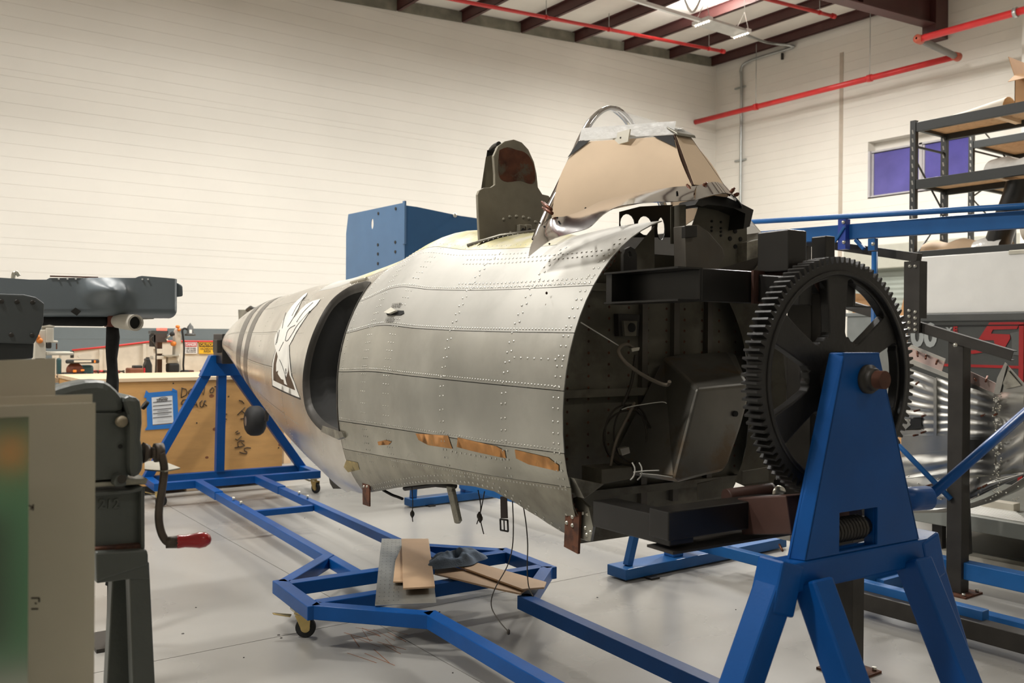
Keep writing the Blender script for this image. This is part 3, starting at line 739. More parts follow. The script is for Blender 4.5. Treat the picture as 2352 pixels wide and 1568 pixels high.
MB().tube([lX(*q, 2.45) for q in ((930,1121),(960,1117),(1000,1112),(1045,1116))], .014, n=8).build('belly_tube', 'dark_steel', FU)
# tail wheel on its leg
c = lX(586, 966, 2.97); ax_ = Vector((1, -.08, 0)).normalized(); k_ = 1.62
tw = MB().lathe(c-ax_*.095, ax_, [(0,.05),(0,.095),(.02,.128),(.05,.148),(.075,.152),(.115,.152),(.14,.148),(.17,.128),(.19,.095),(.19,.05)], 32).build('tail_wheel', 'black_rubber', FU)
MB().lathe(c-ax_*.098, ax_, [(0,.0),(.004,.05),(.012,.08),(.02,.09)], 20).build('hub', 'zinc', tw)
MB().tube(spline([lX(612,965,2.97), lX(613,935,2.95), lX(600,905,2.9), lX(590,885,2.85)], 4), .02, n=8).build('tail_wheel_leg', 'dark_steel', FU)
# bracket at the tail top
MB().prism([lX(*q, 2.85) for q in ((547,711),(568,711),(585,705),(585,735),(548,735))], (.01,0,0)).build('tail_bracket', 'alu_old', FU)
MB().tube([lX(568,712,2.8), lX(576,706,2.8), lX(588,712,2.8)], .018, n=8).build('tail_hook', 'dark_steel', FU)
# ================================================================== COCKPIT AND WINDSHIELD (parts of the fuselage)
AY = 3.60
def arm(pxl): return [(lY(*q, AY).x, lY(*q, AY).z) for q in pxl]
def round2(pts, r=3):
    out = [Vector((p[0], p[1], 0)) for p in pts]; out = spline(out+[out[0]], r)[:-1]; return [(p.x, p.y) for p in out]
AR = [(1103,575),(1099,500),(1097,447),(1101,437),(1112,431),(1128,430),(1137,424),(1137,400),(1134,358),(1144,336),(1160,324),(1180,320),(1199,327),(1214,343),(1227,372),(1233,400),(1236,430),(1246,446),(1260,449),(1270,462),(1274,500),(1270,545),(1265,575)]
op = plate(arm(AR), [], (0, AY, 0), (1,0,0), (0,0,1), (0, .02, 0)).build('armor_plate', 'armor', FU, bevel=.003)
RP = [(1147,345),(1165,338),(1185,344),(1205,350),(1220,366),(1228,390),(1228,418),(1215,422),(1195,415),(1165,418),(1148,408),(1144,380)]
plate(round2(arm(RP)), [], (0, AY-.0015, 0), (1,0,0), (0,0,1), (0, .001, 0)).build('rust_patch', 'rust_patch', op)
for q in ((1157,504),(1171,498),(1186,497),(1202,499),(1215,502),(1230,510),(1173,535),(1160,545)):
    MB().dome(lY(*q, AY), (0,-1,0), .010, .009, 8).build('bolt', 'armor', op)
for x in (1192, 1207):
    MB().box(lY(x-6, 516, AY)+Vector((0,-.03,0)), lY(x+7, 534, AY)).build('harness_bracket', 'armor', op, bevel=.004)
    MB().cyl(lY(x+1, 530, AY)+Vector((0,-.035,0)), lY(x+1, 530, AY), .011, n=12).build('bracket_bolt', 'dark_steel', op)
# brace behind the plate
s0 = [lY(*q, AY+.16) for q in ((1119,345),(1133,342),(1128,430),(1106,437))]
MB().prism(s0, (.03, 0, 0)).build('plate_brace', 'dark_steel', FU)
s1_ = [lY(*q, AY+.10) for q in ((1116,360),(1134,355),(1134,545),(1098,545),(1098,480))]
MB().prism(s1_, (.02, .0, 0)).build('plate_brace', 'armor', FU)
MB().tube(spline([lY(1127,345,AY+.16), lY(1135,336,AY+.1), lY(1146,330,AY+.02)], 3), .012, n=8).build('brace_link', 'dark_steel', FU)
# sill rail
MB().tube([sp(*s, .006) for s in (sill[0], ((sill[0][0]+sill[1][0])/2, (sill[0][1]+sill[1][1])/2), sill[1])], .009, n=8).build('sill_rail', 'alu_old', FU)
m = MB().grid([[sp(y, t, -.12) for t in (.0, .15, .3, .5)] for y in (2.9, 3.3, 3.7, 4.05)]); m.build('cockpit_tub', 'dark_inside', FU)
# hoop
HY = 2.86
hl = [lY(*q, HY) for q in ((1228,550),(1252,490),(1282,430),(1312,365),(1336,312),(1352,282),(1372,259),(1400,248))]
apex = Vector((AXX, HY, hl[-1].z+.003)); hl = [p for p in hl if p.x < AXX-.06]+[Vector((AXX-.03, HY, apex.z-.004)), apex]; hoop = spline(hl, 4)
hoopR = [Vector((2*AXX-p.x, p.y, p.z)) for p in reversed(hoop)]
full = hoop+[p for p in hoopR if p.x > apex.x+.01]
w_ = .018
rows = []
for i, p in enumerate(full):
    d = (full[min(i+1, len(full)-1)]-full[max(i-1, 0)]).normalized(); nrm = Vector((d.z, 0, -d.x));
    if nrm.dot(Vector((p.x-AXX, 0, p.z-2.1))) < 0: nrm = -nrm
    rows.append([p+nrm*.004+Vector((0,-w_,0)), p+nrm*.008, p+nrm*.004+Vector((0,w_,0)), p-nrm*.012+Vector((0,w_,0)), p-nrm*.014, p-nrm*.012+Vector((0,-w_,0))])
WS = MB().grid(rows, closed=True).build('windshield_frame', 'alu_polish', FU)
# front posts and side glass covered with brown masking paper
FT = lX(1549, 312, 2.668); FB = lX(1591, 428, 2.622)     # top and foot of the near corner post
FTr = Vector((2*AXX-FT.x, FT.y, FT.z)); FBr = Vector((2*AXX-FB.x, FB.y, FB.z))
RA = lY(1332, 326, HY-.03); RB = lY(1272, 492, HY-.03)   # rear top and rear foot of the side pane
def pane(name, pts, mat, th=.006, parent=None):
    n = (Vector(pts[1])-Vector(pts[0])).cross(Vector(pts[-1])-Vector(pts[0])).normalized()
    if n.x > 0 and name == 'side_pane': n = -n
    return MB().prism(pts, n*th).build(name, mat, parent or FU, bevel=.001)
def lerp(a, b, t): return Vector(a)+(Vector(b)-Vector(a))*t
side = [lerp(RA, RB, .26), lerp(RA, RB, .86), lerp(RB, FB, .05), lerp(RB, FB, .14), FB, FT+(FB-FT)*.20, lerp(RA, FT, .84), lerp(RA, FT, .10)]
# curved near pane: bulge outwards a little
def bulge(a, b, c, d, n=10, k=.035):
    rows = []
    for i in range(n+1):
        u = i/n; r = []
        for j in range(n+1):
            v = j/n; ve = v*1.10; p = lerp(lerp(a, b, ve), lerp(d, c, ve), u); r.append(p+Vector((-1, -.1, .35)).normalized()*k*math.sin(math.pi*v)*(1-.4*u))
        rows.append(r)
    return rows
rowsS = bulge(RA, RB, FB, FT)
MB().grid(rowsS).build('side_pane', 'mask_paper', FU, solid=.005)
MB().grid([[Vector((2*AXX-p.x, p.y, p.z)) for p in r] for r in rowsS]).build('side_pane', 'mask_paper', FU, solid=.005)
MB().prism([FT, FB, FBr, FTr], (0, -.008, .006)).build('front_pane', 'mask_paper', FU)
for a, b in ((FT, FB), (FTr, FBr)): MB().bar(a, b, .016, .012, up=(1,0,0)).build('corner_post', M('post_brown', (.09,.05,.035), .45, metal=.4), FU)
# dark tape corners on the near pane
def onS(u, v, o=.007): 
    i, j = u*10, v*10; i0, j0 = min(int(i), 9), min(int(j), 9); fu, fv = i-i0, j-j0
    p = lerp(lerp(rowsS[i0][j0], rowsS[i0+1][j0], fu), lerp(rowsS[i0][j0+1], rowsS[i0+1][j0+1], fu), fv); return p+Vector((-1,-.1,.35)).normalized()*o
for tri in ([(0,.0),(.0,.24),(.13,.0)], [(.80,.0),(1,.0),(1,.26)]):
    MB().prism([onS(*q) for q in tri], (-.001,0,.0005)).build('pane_corner', 'black_rubber', FU)
# roof glazing with white film beneath
top_rear = [full[i] for i in range(len(full)) if full[i].z > RA.z-.005]
n_ = len(top_rear); FTc = [lerp(FT, FTr, i/(n_-1))+Vector((0, 0, .035*math.sin(math.pi*i/(n_-1)))) for i in range(n_)]
rowsT = [[lerp(top_rear[i], FTc[i], k/6) for i in range(n_)] for k in range(7)]
gl = M('glazing', (.93,.93,.91), .08, trans=.0, var=.01)
nt = gl.node_tree; bs = nt.nodes['Principled BSDF']; bs.inputs['Alpha'].default_value = .18; bs.inputs['Roughness'].default_value = .03
MB().grid(rowsT).build('roof_glazing', gl, FU, solid=.004)
MB().grid([[lerp(RA, FT, k/8)+Vector((-.004,0,.006))+Vector((.012,0,.052))*j/3 for j in range(4)] for k in range(9)]).build('film_strip', M('film_white', (.86,.85,.82), .35, bump=.5, bscale=16), FU)
MB().grid([[lerp(RA, FT, k/8)+Vector((.03,0,.03))+Vector((.22*(1-k/8)+.02,0,.008))*j/3 for j in range(4)] for k in range(9)]).build('film_strip', 'film_white', FU)
c = lerp(RA, FT, .48)+Vector((-.012,0,.004))
MB().obox(c, ((0,1,0), (.2,0,1), (1,0,-.2)), (.05,.026,.003)).build('paper_tag', 'paper_tag', FU); MB().dome(c+Vector((-.004,0,0)), (-1,0,.2), .004, .003).build('tag_rivet', 'dark_steel', FU)
MB().prism([FT+Vector((-.012,.03,.03)), FTr+Vector((.012,.03,.03)), FTr+Vector((.012,-.03,-.005)), FT+Vector((-.012,-.03,-.005))], (0,.004,.012)).build('windshield_brow', 'alu_old', FU, bevel=.003)
# polished base fairing
upper = [lerp(rowsS[i][10], rowsS[i][10], 0) for i in range(11)]
base_px_u = [(1240,522),(1268,500),(1296,497),(1330,486),(1380,462),(1440,446),(1500,435),(1560,428),(1600,427)]
base_px_l = [(1214,588),(1262,552),(1310,535),(1352,522),(1385,492),(1420,474),(1480,465),(1550,462),(1597,458)]
xs_u = [2.295,2.30,2.32,2.35,2.40,2.46,2.53,2.59,2.62]; xs_l = [2.235,2.22,2.225,2.24,2.30,2.36,2.44,2.53,2.585]
bu = spline([lX(*q, x) for q, x in zip(base_px_u, xs_u)], 4); bl = spline([lX(*q, x) for q, x in zip(base_px_l, xs_l)], 4)
rowsB = [[lerp(a, b, k/6)+Vector((-.012, 0, -.006))*math.sin(math.pi*k/6) for k in range(7)] for a, b in zip(bu, bl)]
MB().grid(rowsB).build('base_fairing', 'alu_polish', FU, solid=.003)
MB().grid([[Vector((2*AXX-p.x, p.y, p.z)) for p in r] for r in rowsB]).build('base_fairing', 'alu_polish', FU, solid=.003)
# front part of the fairing across the nose of the windshield
fr_u, fr_l = bu[-1], bl[-1]
rowsF = []
for k in range(9):
    t_ = k/8; a = lerp(fr_u, Vector((2*AXX-fr_u.x, fr_u.y, fr_u.z)), t_)+Vector((0, -.02*math.sin(math.pi*t_), .02*math.sin(math.pi*t_)))
    b = lerp(fr_l, Vector((2*AXX-fr_l.x, fr_l.y, fr_l.z)), t_)+Vector((0, -.035*math.sin(math.pi*t_), .03*math.sin(math.pi*t_)))
    rowsF.append([lerp(a, b, j/3) for j in range(4)])
MB().grid(rowsF).build('front_fairing', 'alu_polish', FU, solid=.003)
def cleco(q, X, tip):
    a = lX(*q, X); b = lX(*tip, X+.01); d = (b-a)
    MB().cyl(a, a+d*.8, .0075, n=8).cyl(a+d*.8, b, .0045, n=8).build('cleco', 'copper_cleco', FU)
for q, X, tip in (((1268,490),2.30,(1246,476)), ((1266,482),2.31,(1244,463)), ((1592,446),2.60,(1578,424)), ((1607,436),2.64,(1624,419)), ((1673,448),2.78,(1688,431)), ((1684,450),2.80,(1698,444))): cleco(q, X, tip)
for q in ((1310,497),(1345,478),(1392,466),(1455,455),(1555,441),(1240,512),(1247,530),(1262,560),(1333,520),(1280,500)):
    X = 2.30 if q[0] < 1300 else 2.36+(q[0]-1300)/1200; MB().cyl(lX(*q, X-.02), lX(*q, X-.01), .004, n=8).build('fairing_hole', 'dark_inside', FU)
# ================================================================== NOSE BULKHEAD
BY = 2.62
def sec_out(y, sc, n=18, lo=0, hi=150): 
    r = [sp(y, t*DG) for t in np.linspace(hi, lo, n)]; r += [sp(y, t*DG, 0, 1) for t in np.linspace(lo, hi, n)]
    return [(AXX+(p.x-AXX)*sc, 1.38+(p.z-1.38)*sc) for p in r]
fo = [p for p in sec_out(BY, .985) if p[1] < 1.95]
fw = plate(fo, [], (0, BY, 0), (1,0,0), (0,0,1), (0, .006, 0)).build('firewall', 'interior', FU)
# vertical stiffeners, angle rails and rivets of the firewall
for x in (1.0, 1.17, 1.36): MB().box((AXX-.6+x-.45, BY-.025, .98), (AXX-.57+x-.45, BY, 1.86)).build('stiffener', 'interior_grey', FU)
for z_, hw in ((1.03, .50), (1.42, .54), (1.83, .40)): MB().box((AXX-hw, BY-.03, z_), (AXX+hw, BY, z_+.03)).build('stiffener', 'interior', FU)
rv = MB()
for x in np.arange(-.5, .52, .10):
    for z_ in np.arange(1.05, 1.85, .045): rv.dome((AXX+x, BY, z_), (0,-1,0), .006, .003, 6)
o = rv.build('firewall_rivets', 'rust', FU, fix=False); o['kind'] = 'stuff'
# ring frame just inside the skin edge, dotted with rivets
ring_o = sec_out(YF+.03, .993, 22, 30, 128); ring_i = sec_out(YF+.03, .86, 22, 30, 128)
L_ = len(ring_o)//2
for half in (slice(0, L_), slice(L_, 2*L_)):
    A_, B_ = ring_o[half], ring_i[half]; MB().grid([[(a[0], YF+.03, a[1]), (b[0], YF+.16, b[1])] for a, b in zip(A_, B_)]).build('ring_frame', 'interior', FU, solid=.003)
rv = MB()
for f in (.12, .45, .8):
    A_, B_ = ring_o[:L_], ring_i[:L_]
    for k in range(L_*2-1):
        i, h = k//2, (k % 2)/2; a0, a1, b0, b1 = A_[i], A_[min(i+1, L_-1)], B_[i], B_[min(i+1, L_-1)]
        a = (a0[0]+(a1[0]-a0[0])*h, a0[1]+(a1[1]-a0[1])*h); b = (b0[0]+(b1[0]-b0[0])*h, b0[1]+(b1[1]-b0[1])*h)
        rv.dome((a[0]+(b[0]-a[0])*f, YF+.03+.13*f-.003, a[1]+(b[1]-a[1])*f), (.4,-1,0), .007, .003, 6)
o = rv.build('ring_rivets', 'rust', FU, fix=False); o['kind'] = 'stuff'
# cowl deck arch with its panel, arched frame with lightening holes, post and bracket
CY = 2.27
arch_o = [(lY(*q, CY).x, lY(*q, CY).z) for q in ((1597,470),(1605,458),(1640,449),(1670,453),(1700,466),(1731,482),(1722,520),(1708,525),(1712,490),(1685,478),(1655,472),(1625,470),(1612,474))]
plate(arch_o, [], (0, CY, 0), (1,0,0), (0,0,1), (0, .10, 0)).build('cowl_arch', 'black_steel', FU)
cp_ = [(lY(*q, CY+.08).x, lY(*q, CY+.08).z) for q in ((1608,468),(1660,470),(1715,492),(1716,560),(1716,640),(1575,640),(1590,520))]
o = plate(cp_, [], (0, CY+.08, 0), (1,0,0), (0,0,1), (0, .005, 0)).build('deck_bulkhead', 'interior', FU)
for q in ((1634,508),(1634,522),(1634,530),(1655,510),(1655,524),(1655,532),(1655,541),(1688,531),(1676,548),(1700,549),(1688,566)):
    c = lY(*q, CY+.08); MB().cyl(c+Vector((0,-.004,0)), c, .009 if q[0] > 1670 else .005, n=8).build('bulkhead_hole', 'dark_inside', o)
LY_ = 2.62
fr = [(lY(*q, LY_).x, lY(*q, LY_).z) for q in ((1398,492),(1440,478),(1500,470),(1545,470),(1545,560),(1528,560),(1526,502),(1424,487),(1425,520),(1422,520))]
def lyc(px_, py_, rpx, rpy, n=14):
    c = lY(px_, py_, LY_); k = (lY(px_+10, py_, LY_).x-c.x)/10; kz = (c.z-lY(px_, py_+10, LY_).z)/10; return [(c.x+rpx*k*math.cos(2*math.pi*i/n), c.z+rpy*kz*math.sin(2*math.pi*i/n)) for i in range(n)]
fr2 = [(lY(*q, LY_).x, lY(*q, LY_).z) for q in ((1424,486),(1470,474),(1545,470),(1545,545),(1424,545))]
plate(fr2, [lyc(1442,513,17,22), lyc(1482,518,17,22), lyc(1519,525,9,26)], (0, LY_, 0), (1,0,0), (0,0,1), (0,.006,0)).build('lightened_frame', 'black_steel', FU)
def pbox(name, mat, pxl, y, dy, bevel=.002, par=None): return MB().prism([lY(*q, y) for q in pxl], (0, dy, 0)).build(name, mat, par or FU, bevel=bevel)
pbox('deck_post', 'interior', [(1561,470),(1576,470),(1576,625),(1561,625)], 2.32, .03)
pbox('deck_panel_strip', 'interior', [(1541,474),(1562,470),(1562,560),(1541,560)], 2.36, .005)
pbox('curved_bracket', 'interior_grey', [(1573,518),(1604,516),(1625,530),(1660,570),(1664,588),(1640,640),(1576,640)], 2.22, .06)
pbox('bracket_block', 'black_steel', [(1574,519),(1602,517),(1602,544),(1574,546)], 2.20, .02)
pbox('side_panel', 'interior', [(1436,600),(1504,518),(1504,624),(1464,624),(1452,600)], 2.47, .005)
pbox('lower_side_panel', 'interior_grey', [(1575,640),(1716,640),(1760,585),(1776,540),(1776,640)], 2.25, .01)
pbox('far_cowl_flap', 'alu_old', [(1716,556),(1748,548),(1776,530),(1776,585),(1716,610)], 2.3, .2)
MB().box((2.43, 2.70, 1.80), (2.98, 2.71, 2.0)).build('cockpit_front_wall', 'interior', FU)
# lug on the near side
lg = [(1432,624),(1432,585),(1437,572),(1448,566),(1458,572),(1463,585),(1463,624)]
plate([(lY(*q, 2.33).x, lY(*q, 2.33).z) for q in lg], [lyc(1446,584,5,9,12) and [((lY(*q, 2.33)).x, (lY(*q, 2.33)).z) for q in ((1443,580),(1446,576),(1450,580),(1451,588),(1447,592),(1443,588))]], (0, 2.33, 0), (1,0,0), (0,0,1), (0,.015,0)).build('mount_lug', 'black_steel', FU)
# mount box on firewall, oil tank
pbox('mount_plate', 'dark_steel', [(1420,720),(1470,722),(1466,772),(1422,772)], 2.58, .03)
pbox('mount_plate', 'interior', [(1433,736),(1464,737),(1462,772),(1436,772)], 2.565, .02); c = lY(1452,752,2.56); MB().cyl(c, c+Vector((0,.02,0)), .018, n=14).build('mount_hole', 'dark_inside', FU)
TF = [lY(*q, 2.26) for q in ((1602,893),(1640,889),(1712,882),(1723,890),(1722,905),(1700,985),(1672,1065),(1660,1083),(1560,1108),(1550,1100))]
TB = [lY(*q, 2.58) for q in ((1525,818),(1560,812),(1668,806),(1690,812),(1690,830),(1670,920),(1640,1010),(1630,1030),(1400,1085),(1395,1070))]
n_ = len(TF); m = MB(); m.add(TF+TB, [tuple(range(n_)), tuple(range(2*n_-1, n_-1, -1))]+[(i, (i+1) % n_, n_+(i+1) % n_, n_+i) for i in range(n_)])
m.build('oil_tank', M('tank_grey', (.22,.21,.185), .42, metal=.75, var=.15, scale=5, col2=(.20,.15,.10), thr=.6, tscale=4), FU, bevel=.012)
c = lY(1691,950,2.25); MB().cyl(c, c+Vector((0,.012,0)), .011, n=12).build('tank_hole', 'dark_inside', FU)
# hoses, cables, ties
def ht(name, mat, pts, r, n=8): return MB().tube(spline(pts, 6), r, n=n).build(name, mat, FU)
ht('static_line', 'zip_white', [lY(1334,740,YF+.01), lY(1425,796,2.42)], .0022)
ht('hose', 'hose', [lY(q[0], q[1], 2.44-.02*i) for i, q in enumerate(((1455,800),(1440,791),(1424,797),(1422,812),(1440,835),(1475,860),(1510,878),(1532,884),(1538,876)))], .007)
ht('hose', 'hose', [lY(q[0], q[1], 2.42) for q in ((1458,924),(1440,960),(1418,1005),(1408,1040),(1402,1070))], .006)
ht('cable_loop', 'cable', [lY(q[0], q[1], 2.45) for q in ((1460,815),(1450,880),(1430,930))], .006)
for k, (rx, ry, cx, cy2) in enumerate(((48,70,1437,1000),(56,62,1442,1005),(40,66,1450,995))):
    ht('cable_loop', 'cable', [lY(cx+rx*math.cos(a), cy2+ry*math.sin(a), 2.46+.01*k) for a in np.linspace(0, 2*math.pi, 18)], .0035, 6)
ht('zip_tie', 'zip_white', [lY(1428,940,2.38), lY(1456,932,2.37), lY(1517,923,2.34), lY(1531,926,2.33)], .0018, 6)
for a, b in (((1455,1084),(1514,1080)), ((1470,1087),(1545,1096))): ht('zip_tie', 'zip_white', [lY(*a, 2.3), lY((a[0]+b[0])/2, (a[1]+b[1])/2-1, 2.28), lY(*b, 2.26)], .0022, 6)
for x in (1452, 1468): ht('zip_tie', 'zip_white', [lY(x, 1062, 2.3), lY(x+6, 1075, 2.29), lY(x+4, 1092, 2.29), lY(x-4, 1102, 2.3)], .0025, 6)
pbox('control_fitting', 'zinc', [(1425,1030),(1445,1026),(1448,1040),(1430,1046)], 2.36, .02)
pbox('latch', 'zinc', [(1450,800),(1470,797),(1468,805),(1452,808)], 2.40, .015)
pbox('lower_ledge', 'interior', [(1382,1078),(1452,1072),(1455,1098),(1382,1112)], 2.40, .12)
pbox('corner_web', 'alu_old', [(1318,1098),(1388,1112),(1342,1145)], 2.36, .05)
pbox('lower_frame_web', 'interior', [(1605,1110),(1660,1098),(1662,1140),(1605,1150)], 2.3, .01)
pbox('lower_frame_web', 'interior', [(1706,1082),(1766,1072),(1766,1105),(1706,1112)], 2.3, .01)
ht('drain_pipe', 'primer_brown', [lY(1668,1142,2.05), lY(1720,1135,2.03), lY(1775,1128,2.0)], .03, 12)
# ================================================================== ROTISSERIE STAND
RS = lthing('rotisserie_stand', 'bright blue steel rotisserie stand on casters carrying the aircraft fuselage', 'stand', (AXX, 5.0, 0))
T, ZT = .075, .235; ZC = ZT-T/2
def tubebar(p, q, w=T, h=T, name='tube', mat='blue', par=None, bevel=.004, up=(0,0,1)): return MB().bar(p, q, w, h, up).build(name, mat, par or RS, bevel=bevel)
h = T/2
def mx(x): return 2*AXX-x
XA, XR = 1.908, 2.378
# octagonal centre frame
for s in (0, 1):
    f = (lambda x: x) if s == 0 else mx
    k = 1 if s == 0 else -1
    tubebar((f(XA+h), 4.36, ZC), (f(XA+h), 4.95, ZC), name='side_beam')
    tubebar((f(XA+h+.01), 4.40, ZC), (f(XR+h), 3.93, ZC), name='diagonal_beam')
    tubebar((f(XA+h+.01), 4.90, ZC), (f(XR+h), 5.38, ZC), name='diagonal_beam')
    tubebar((f(XR+h), 4.92, ZC), (f(XR+h), 8.40, ZC-.004), w=.065, h=.065, name='long_rail')
    tubebar((f(XR+h), 8.10, ZC), (f(XR+h), 8.83, ZC), name='rail_sleeve')
    tubebar((f(XR+h), 3.97, ZC), (f(XR+h), 1.30, ZC), name='long_rail')
tubebar((XA+T, 4.87, ZC), (mx(XA+T), 4.87, ZC), name='cross_beam')
tubebar((XA+T, 4.43, ZC), (mx(XA+T), 4.43, ZC), name='cross_beam')
tubebar((XR+T, 7.17, ZC-.01), (mx(XR+T), 7.17, ZC-.01), w=.05, h=.05, name='cross_beam')
for s in (XR+h, mx(XR+h)):
    for y in (7.62, 7.40): MB().cyl((s, y, ZT-.01), (s, y, ZT+.025), .010, n=8).build('set_bolt', 'zinc', RS)
# tail base and A-frame
tubebar((2.0, 8.87, ZC), (3.65, 8.87, ZC), name='tail_base_beam'); tubebar((2.0, 9.35, ZC), (3.65, 9.35, ZC), name='tail_base_beam')
for x in (2.0+h, 3.65-h): tubebar((x, 8.90, ZC), (x, 9.32, ZC), name='tail_base_beam')
AP = Vector((AXX, 9.22, 1.30))
def leg(p, q, name='leg', w=.085, up=(0,1,0)): return tubebar(p, q, w, w, name, up=up)
leg(AP+Vector((-.06,0,.08)), (2.02, 9.33, ZT-.03)); leg(AP+Vector((.06,0,.08)), (3.62, 9.33, ZT-.03))
leg(AP+Vector((.02,0,-.02)), (AXX+.03, 9.05+.28, ZT))
MB().prism([AP+Vector(q) for q in ((-.20,-.06,-.07),(.20,-.06,-.07),(.10,-.06,.14),(-.10,-.06,.14))], (0,.12,0)).build('apex_plate', 'blue', RS, bevel=.004)
MB().box((AXX-.05, 8.93, 1.36), (AXX+.07, 9.28, 1.66)).build('tail_bearing', 'black_steel', RS, bevel=.008)
MB().box((AXX-.09, 8.98, 1.47), (AXX-.04, 9.14, 1.60)).build('bearing_clamp', 'dark_steel', RS, bevel=.006)
MB().cyl((AXX, 8.86, 1.56), (AXX, 9.0, 1.56), .03, n=16).build('tail_pivot', 'dark_steel', RS)
# front stand: slotted plate, cross tube, legs
PY = 1.60
def px2(pxl, y): return [(lY(*q, y).x, lY(*q, y).z) for q in pxl]
out = px2([(1936,812),(2018,812),(2113,1221),(1850,1292)], PY); out[3] = (2.425, 1.0); out[2] = (2.985, 1.0); out[0] = (2.595, 1.607); out[1] = (2.765, 1.607)
slot = px2([(1930,1183),(2016,1161),(2015,1245),(1928,1268)], PY)
sx0, sx1 = min(p[0] for p in slot), max(p[0] for p in slot)
plate(out, [[(sx0, 1.008), (sx1, 1.008), (sx1, 1.125), (sx0, 1.125)]], (0, PY, 0), (1,0,0), (0,0,1), (0, .012, 0)).build('head_plate', 'blue', RS, bevel=.002)
bk = [(out[0][0]-.006, out[0][1]), (out[1][0]+.01, out[1][1]), (out[2][0]+.02, out[2][1]), (out[3][0]-.02, out[3][1])]
plate(bk, [[(sx0, 1.008), (sx1, 1.008), (sx1, 1.125), (sx0, 1.125)]], (0, PY+.04, 0), (1,0,0), (0,0,1), (0, .008, 0)).build('head_plate', 'blue', RS)
for i, j in ((3, 0), (1, 2)):
    a, b = out[i], out[j]; dx = -1 if i == 3 else 1
    MB().prism([(a[0], PY, a[1]), (b[0], PY, b[1]), (b[0]+dx*.008, PY+.048, b[1]), (a[0]+dx*.02, PY+.048, a[1])], (-dx*.01, 0, 0)).build('head_side', 'blue', RS, bevel=.002)
MB().box((out[0][0]-.005, PY, 1.60), (out[1][0]+.005, PY+.048, 1.609)).build('head_cap', 'blue', RS, bevel=.003)
MB().box((sx1-.004, PY+.012, 1.0), (sx1+.004, PY+.04, 1.125)).build('slot_cheek', 'blue', RS)
ZB = .955; CT = .088
MB().bar((2.32, PY+.04, ZB), (3.09, PY+.04, ZB), CT, CT).build('cross_tube', 'blue', RS, bevel=.008)
for x, sg in ((2.36, -1), (3.05, 1)):
    top = Vector((x, PY+.04, ZB)); mid = top+Vector((sg*.033, 0, -.10)); foot = Vector((x+sg*(.40 if sg < 0 else .37), PY+.04, .20))
    MB().bar(top+Vector((-sg*.012,0,.045)), mid, CT+.008, CT+.008, up=(0,1,0)).build('leg_collar', 'blue', RS, bevel=.008)
    MB().bar(top, foot, CT, CT, up=(0,1,0)).build('leg', 'blue', RS, bevel=.008)
    tp = Vector((x+(-sg)*.10, PY+.0, ZB-.02)); ft = Vector((x-sg*.10+.0, PY-.36, .20))
    MB().bar(tp, ft, CT, CT, up=(0,1,0)).build('leg', 'blue', RS, bevel=.008)
tubebar((1.75, PY+.04, ZC), (3.66, PY+.04, ZC), name='front_base_beam')
tubebar((1.75, PY-.40, ZC), (3.66, PY-.40, ZC), name='front_base_beam')
# worm drive behind the slot
wx = (sx0+sx1)/2
MB().cyl((sx0-.03, PY+.045, 1.06), (sx1+.02, PY+.045, 1.06), .03, n=16).build('worm_shaft', 'black_steel', RS)
m = MB(); ring = []
for k in range(120):
    a = 2*math.pi*k/12; ring.append(Vector((sx0+.004+(sx1-sx0-.03)*k/120, PY+.045+.034*math.cos(a), 1.06+.034*math.sin(a))))
MB().tube(ring, .006, n=6).build('worm_thread', 'dark_steel', RS)
# crank rod on the far right of the stand
c0 = lX(2105, 1145, 3.05)
MB().cyl(c0+Vector((-.10,.03,0)), c0+Vector((.05,-.01,0)), .04, n=18).build('crank_socket', 'blue', RS)
e0, e1 = lY(2112, 1160, c0.y-.01), lY(2352, 950, c0.y-.01)
MB().cyl(e0, e1+(e1-e0)*.25, .0175, n=14).build('crank_rod', 'blue', RS)
# casters
def caster(x, y, ang):
    c = MB().box((x-.045, y-.04, ZT-T-.012), (x+.045, y+.04, ZT-T)).build('caster', 'zinc', RS, bevel=.002)
    d = Vector((math.cos(ang), math.sin(ang), 0)); n = Vector((-d.y, d.x, 0)); wc = Vector((x, y, .055))+d*.03
    MB().cyl(wc-n*.016, wc+n*.016, .055, n=24).build('wheel', 'black_rubber', c, bevel=.005)
    MB().cyl(wc-n*.018, wc+n*.018, .026, n=16).build('hub', 'brass_zinc', c)
    MB().cyl((x, y, ZT-T-.03), (x, y, ZT-T-.01), .034, n=16).build('swivel', 'brass_zinc', c)
    for s in (-1, 1):
        MB().prism([wc+n*s*.024+d*-.055+Vector((0,0,.072)), wc+n*s*.024+d*.03+Vector((0,0,.072)), wc+n*s*.024+d*.024+Vector((0,0,-.012)), wc+n*s*.024-d*.018+Vector((0,0,-.012))], n*s*.003).build('fork', 'brass_zinc', c)
    a0 = Vector((x, y, ZT-T-.04))-d*.05
    MB().prism([a0+n*.022, a0-n*.022, a0-d*.09-n*.012+Vector((0,0,.012)), a0-d*.10+Vector((0,0,.015)), a0-d*.09+n*.012+Vector((0,0,.012))], (0,0,-.004)).build('brake_lever', 'brass_zinc', c)
    return c
caster(XA+.045, 4.60, -.5); caster(mx(XA+.045), 4.62, -.4); caster(2.06, 8.93, -.8); caster(3.60, 8.90, -1.2)
caster(1.82, PY+.04, -.5); caster(3.6, PY+.04, -.5); caster(1.82, PY-.40, -.5); caster(3.6, PY-.40, -.5)

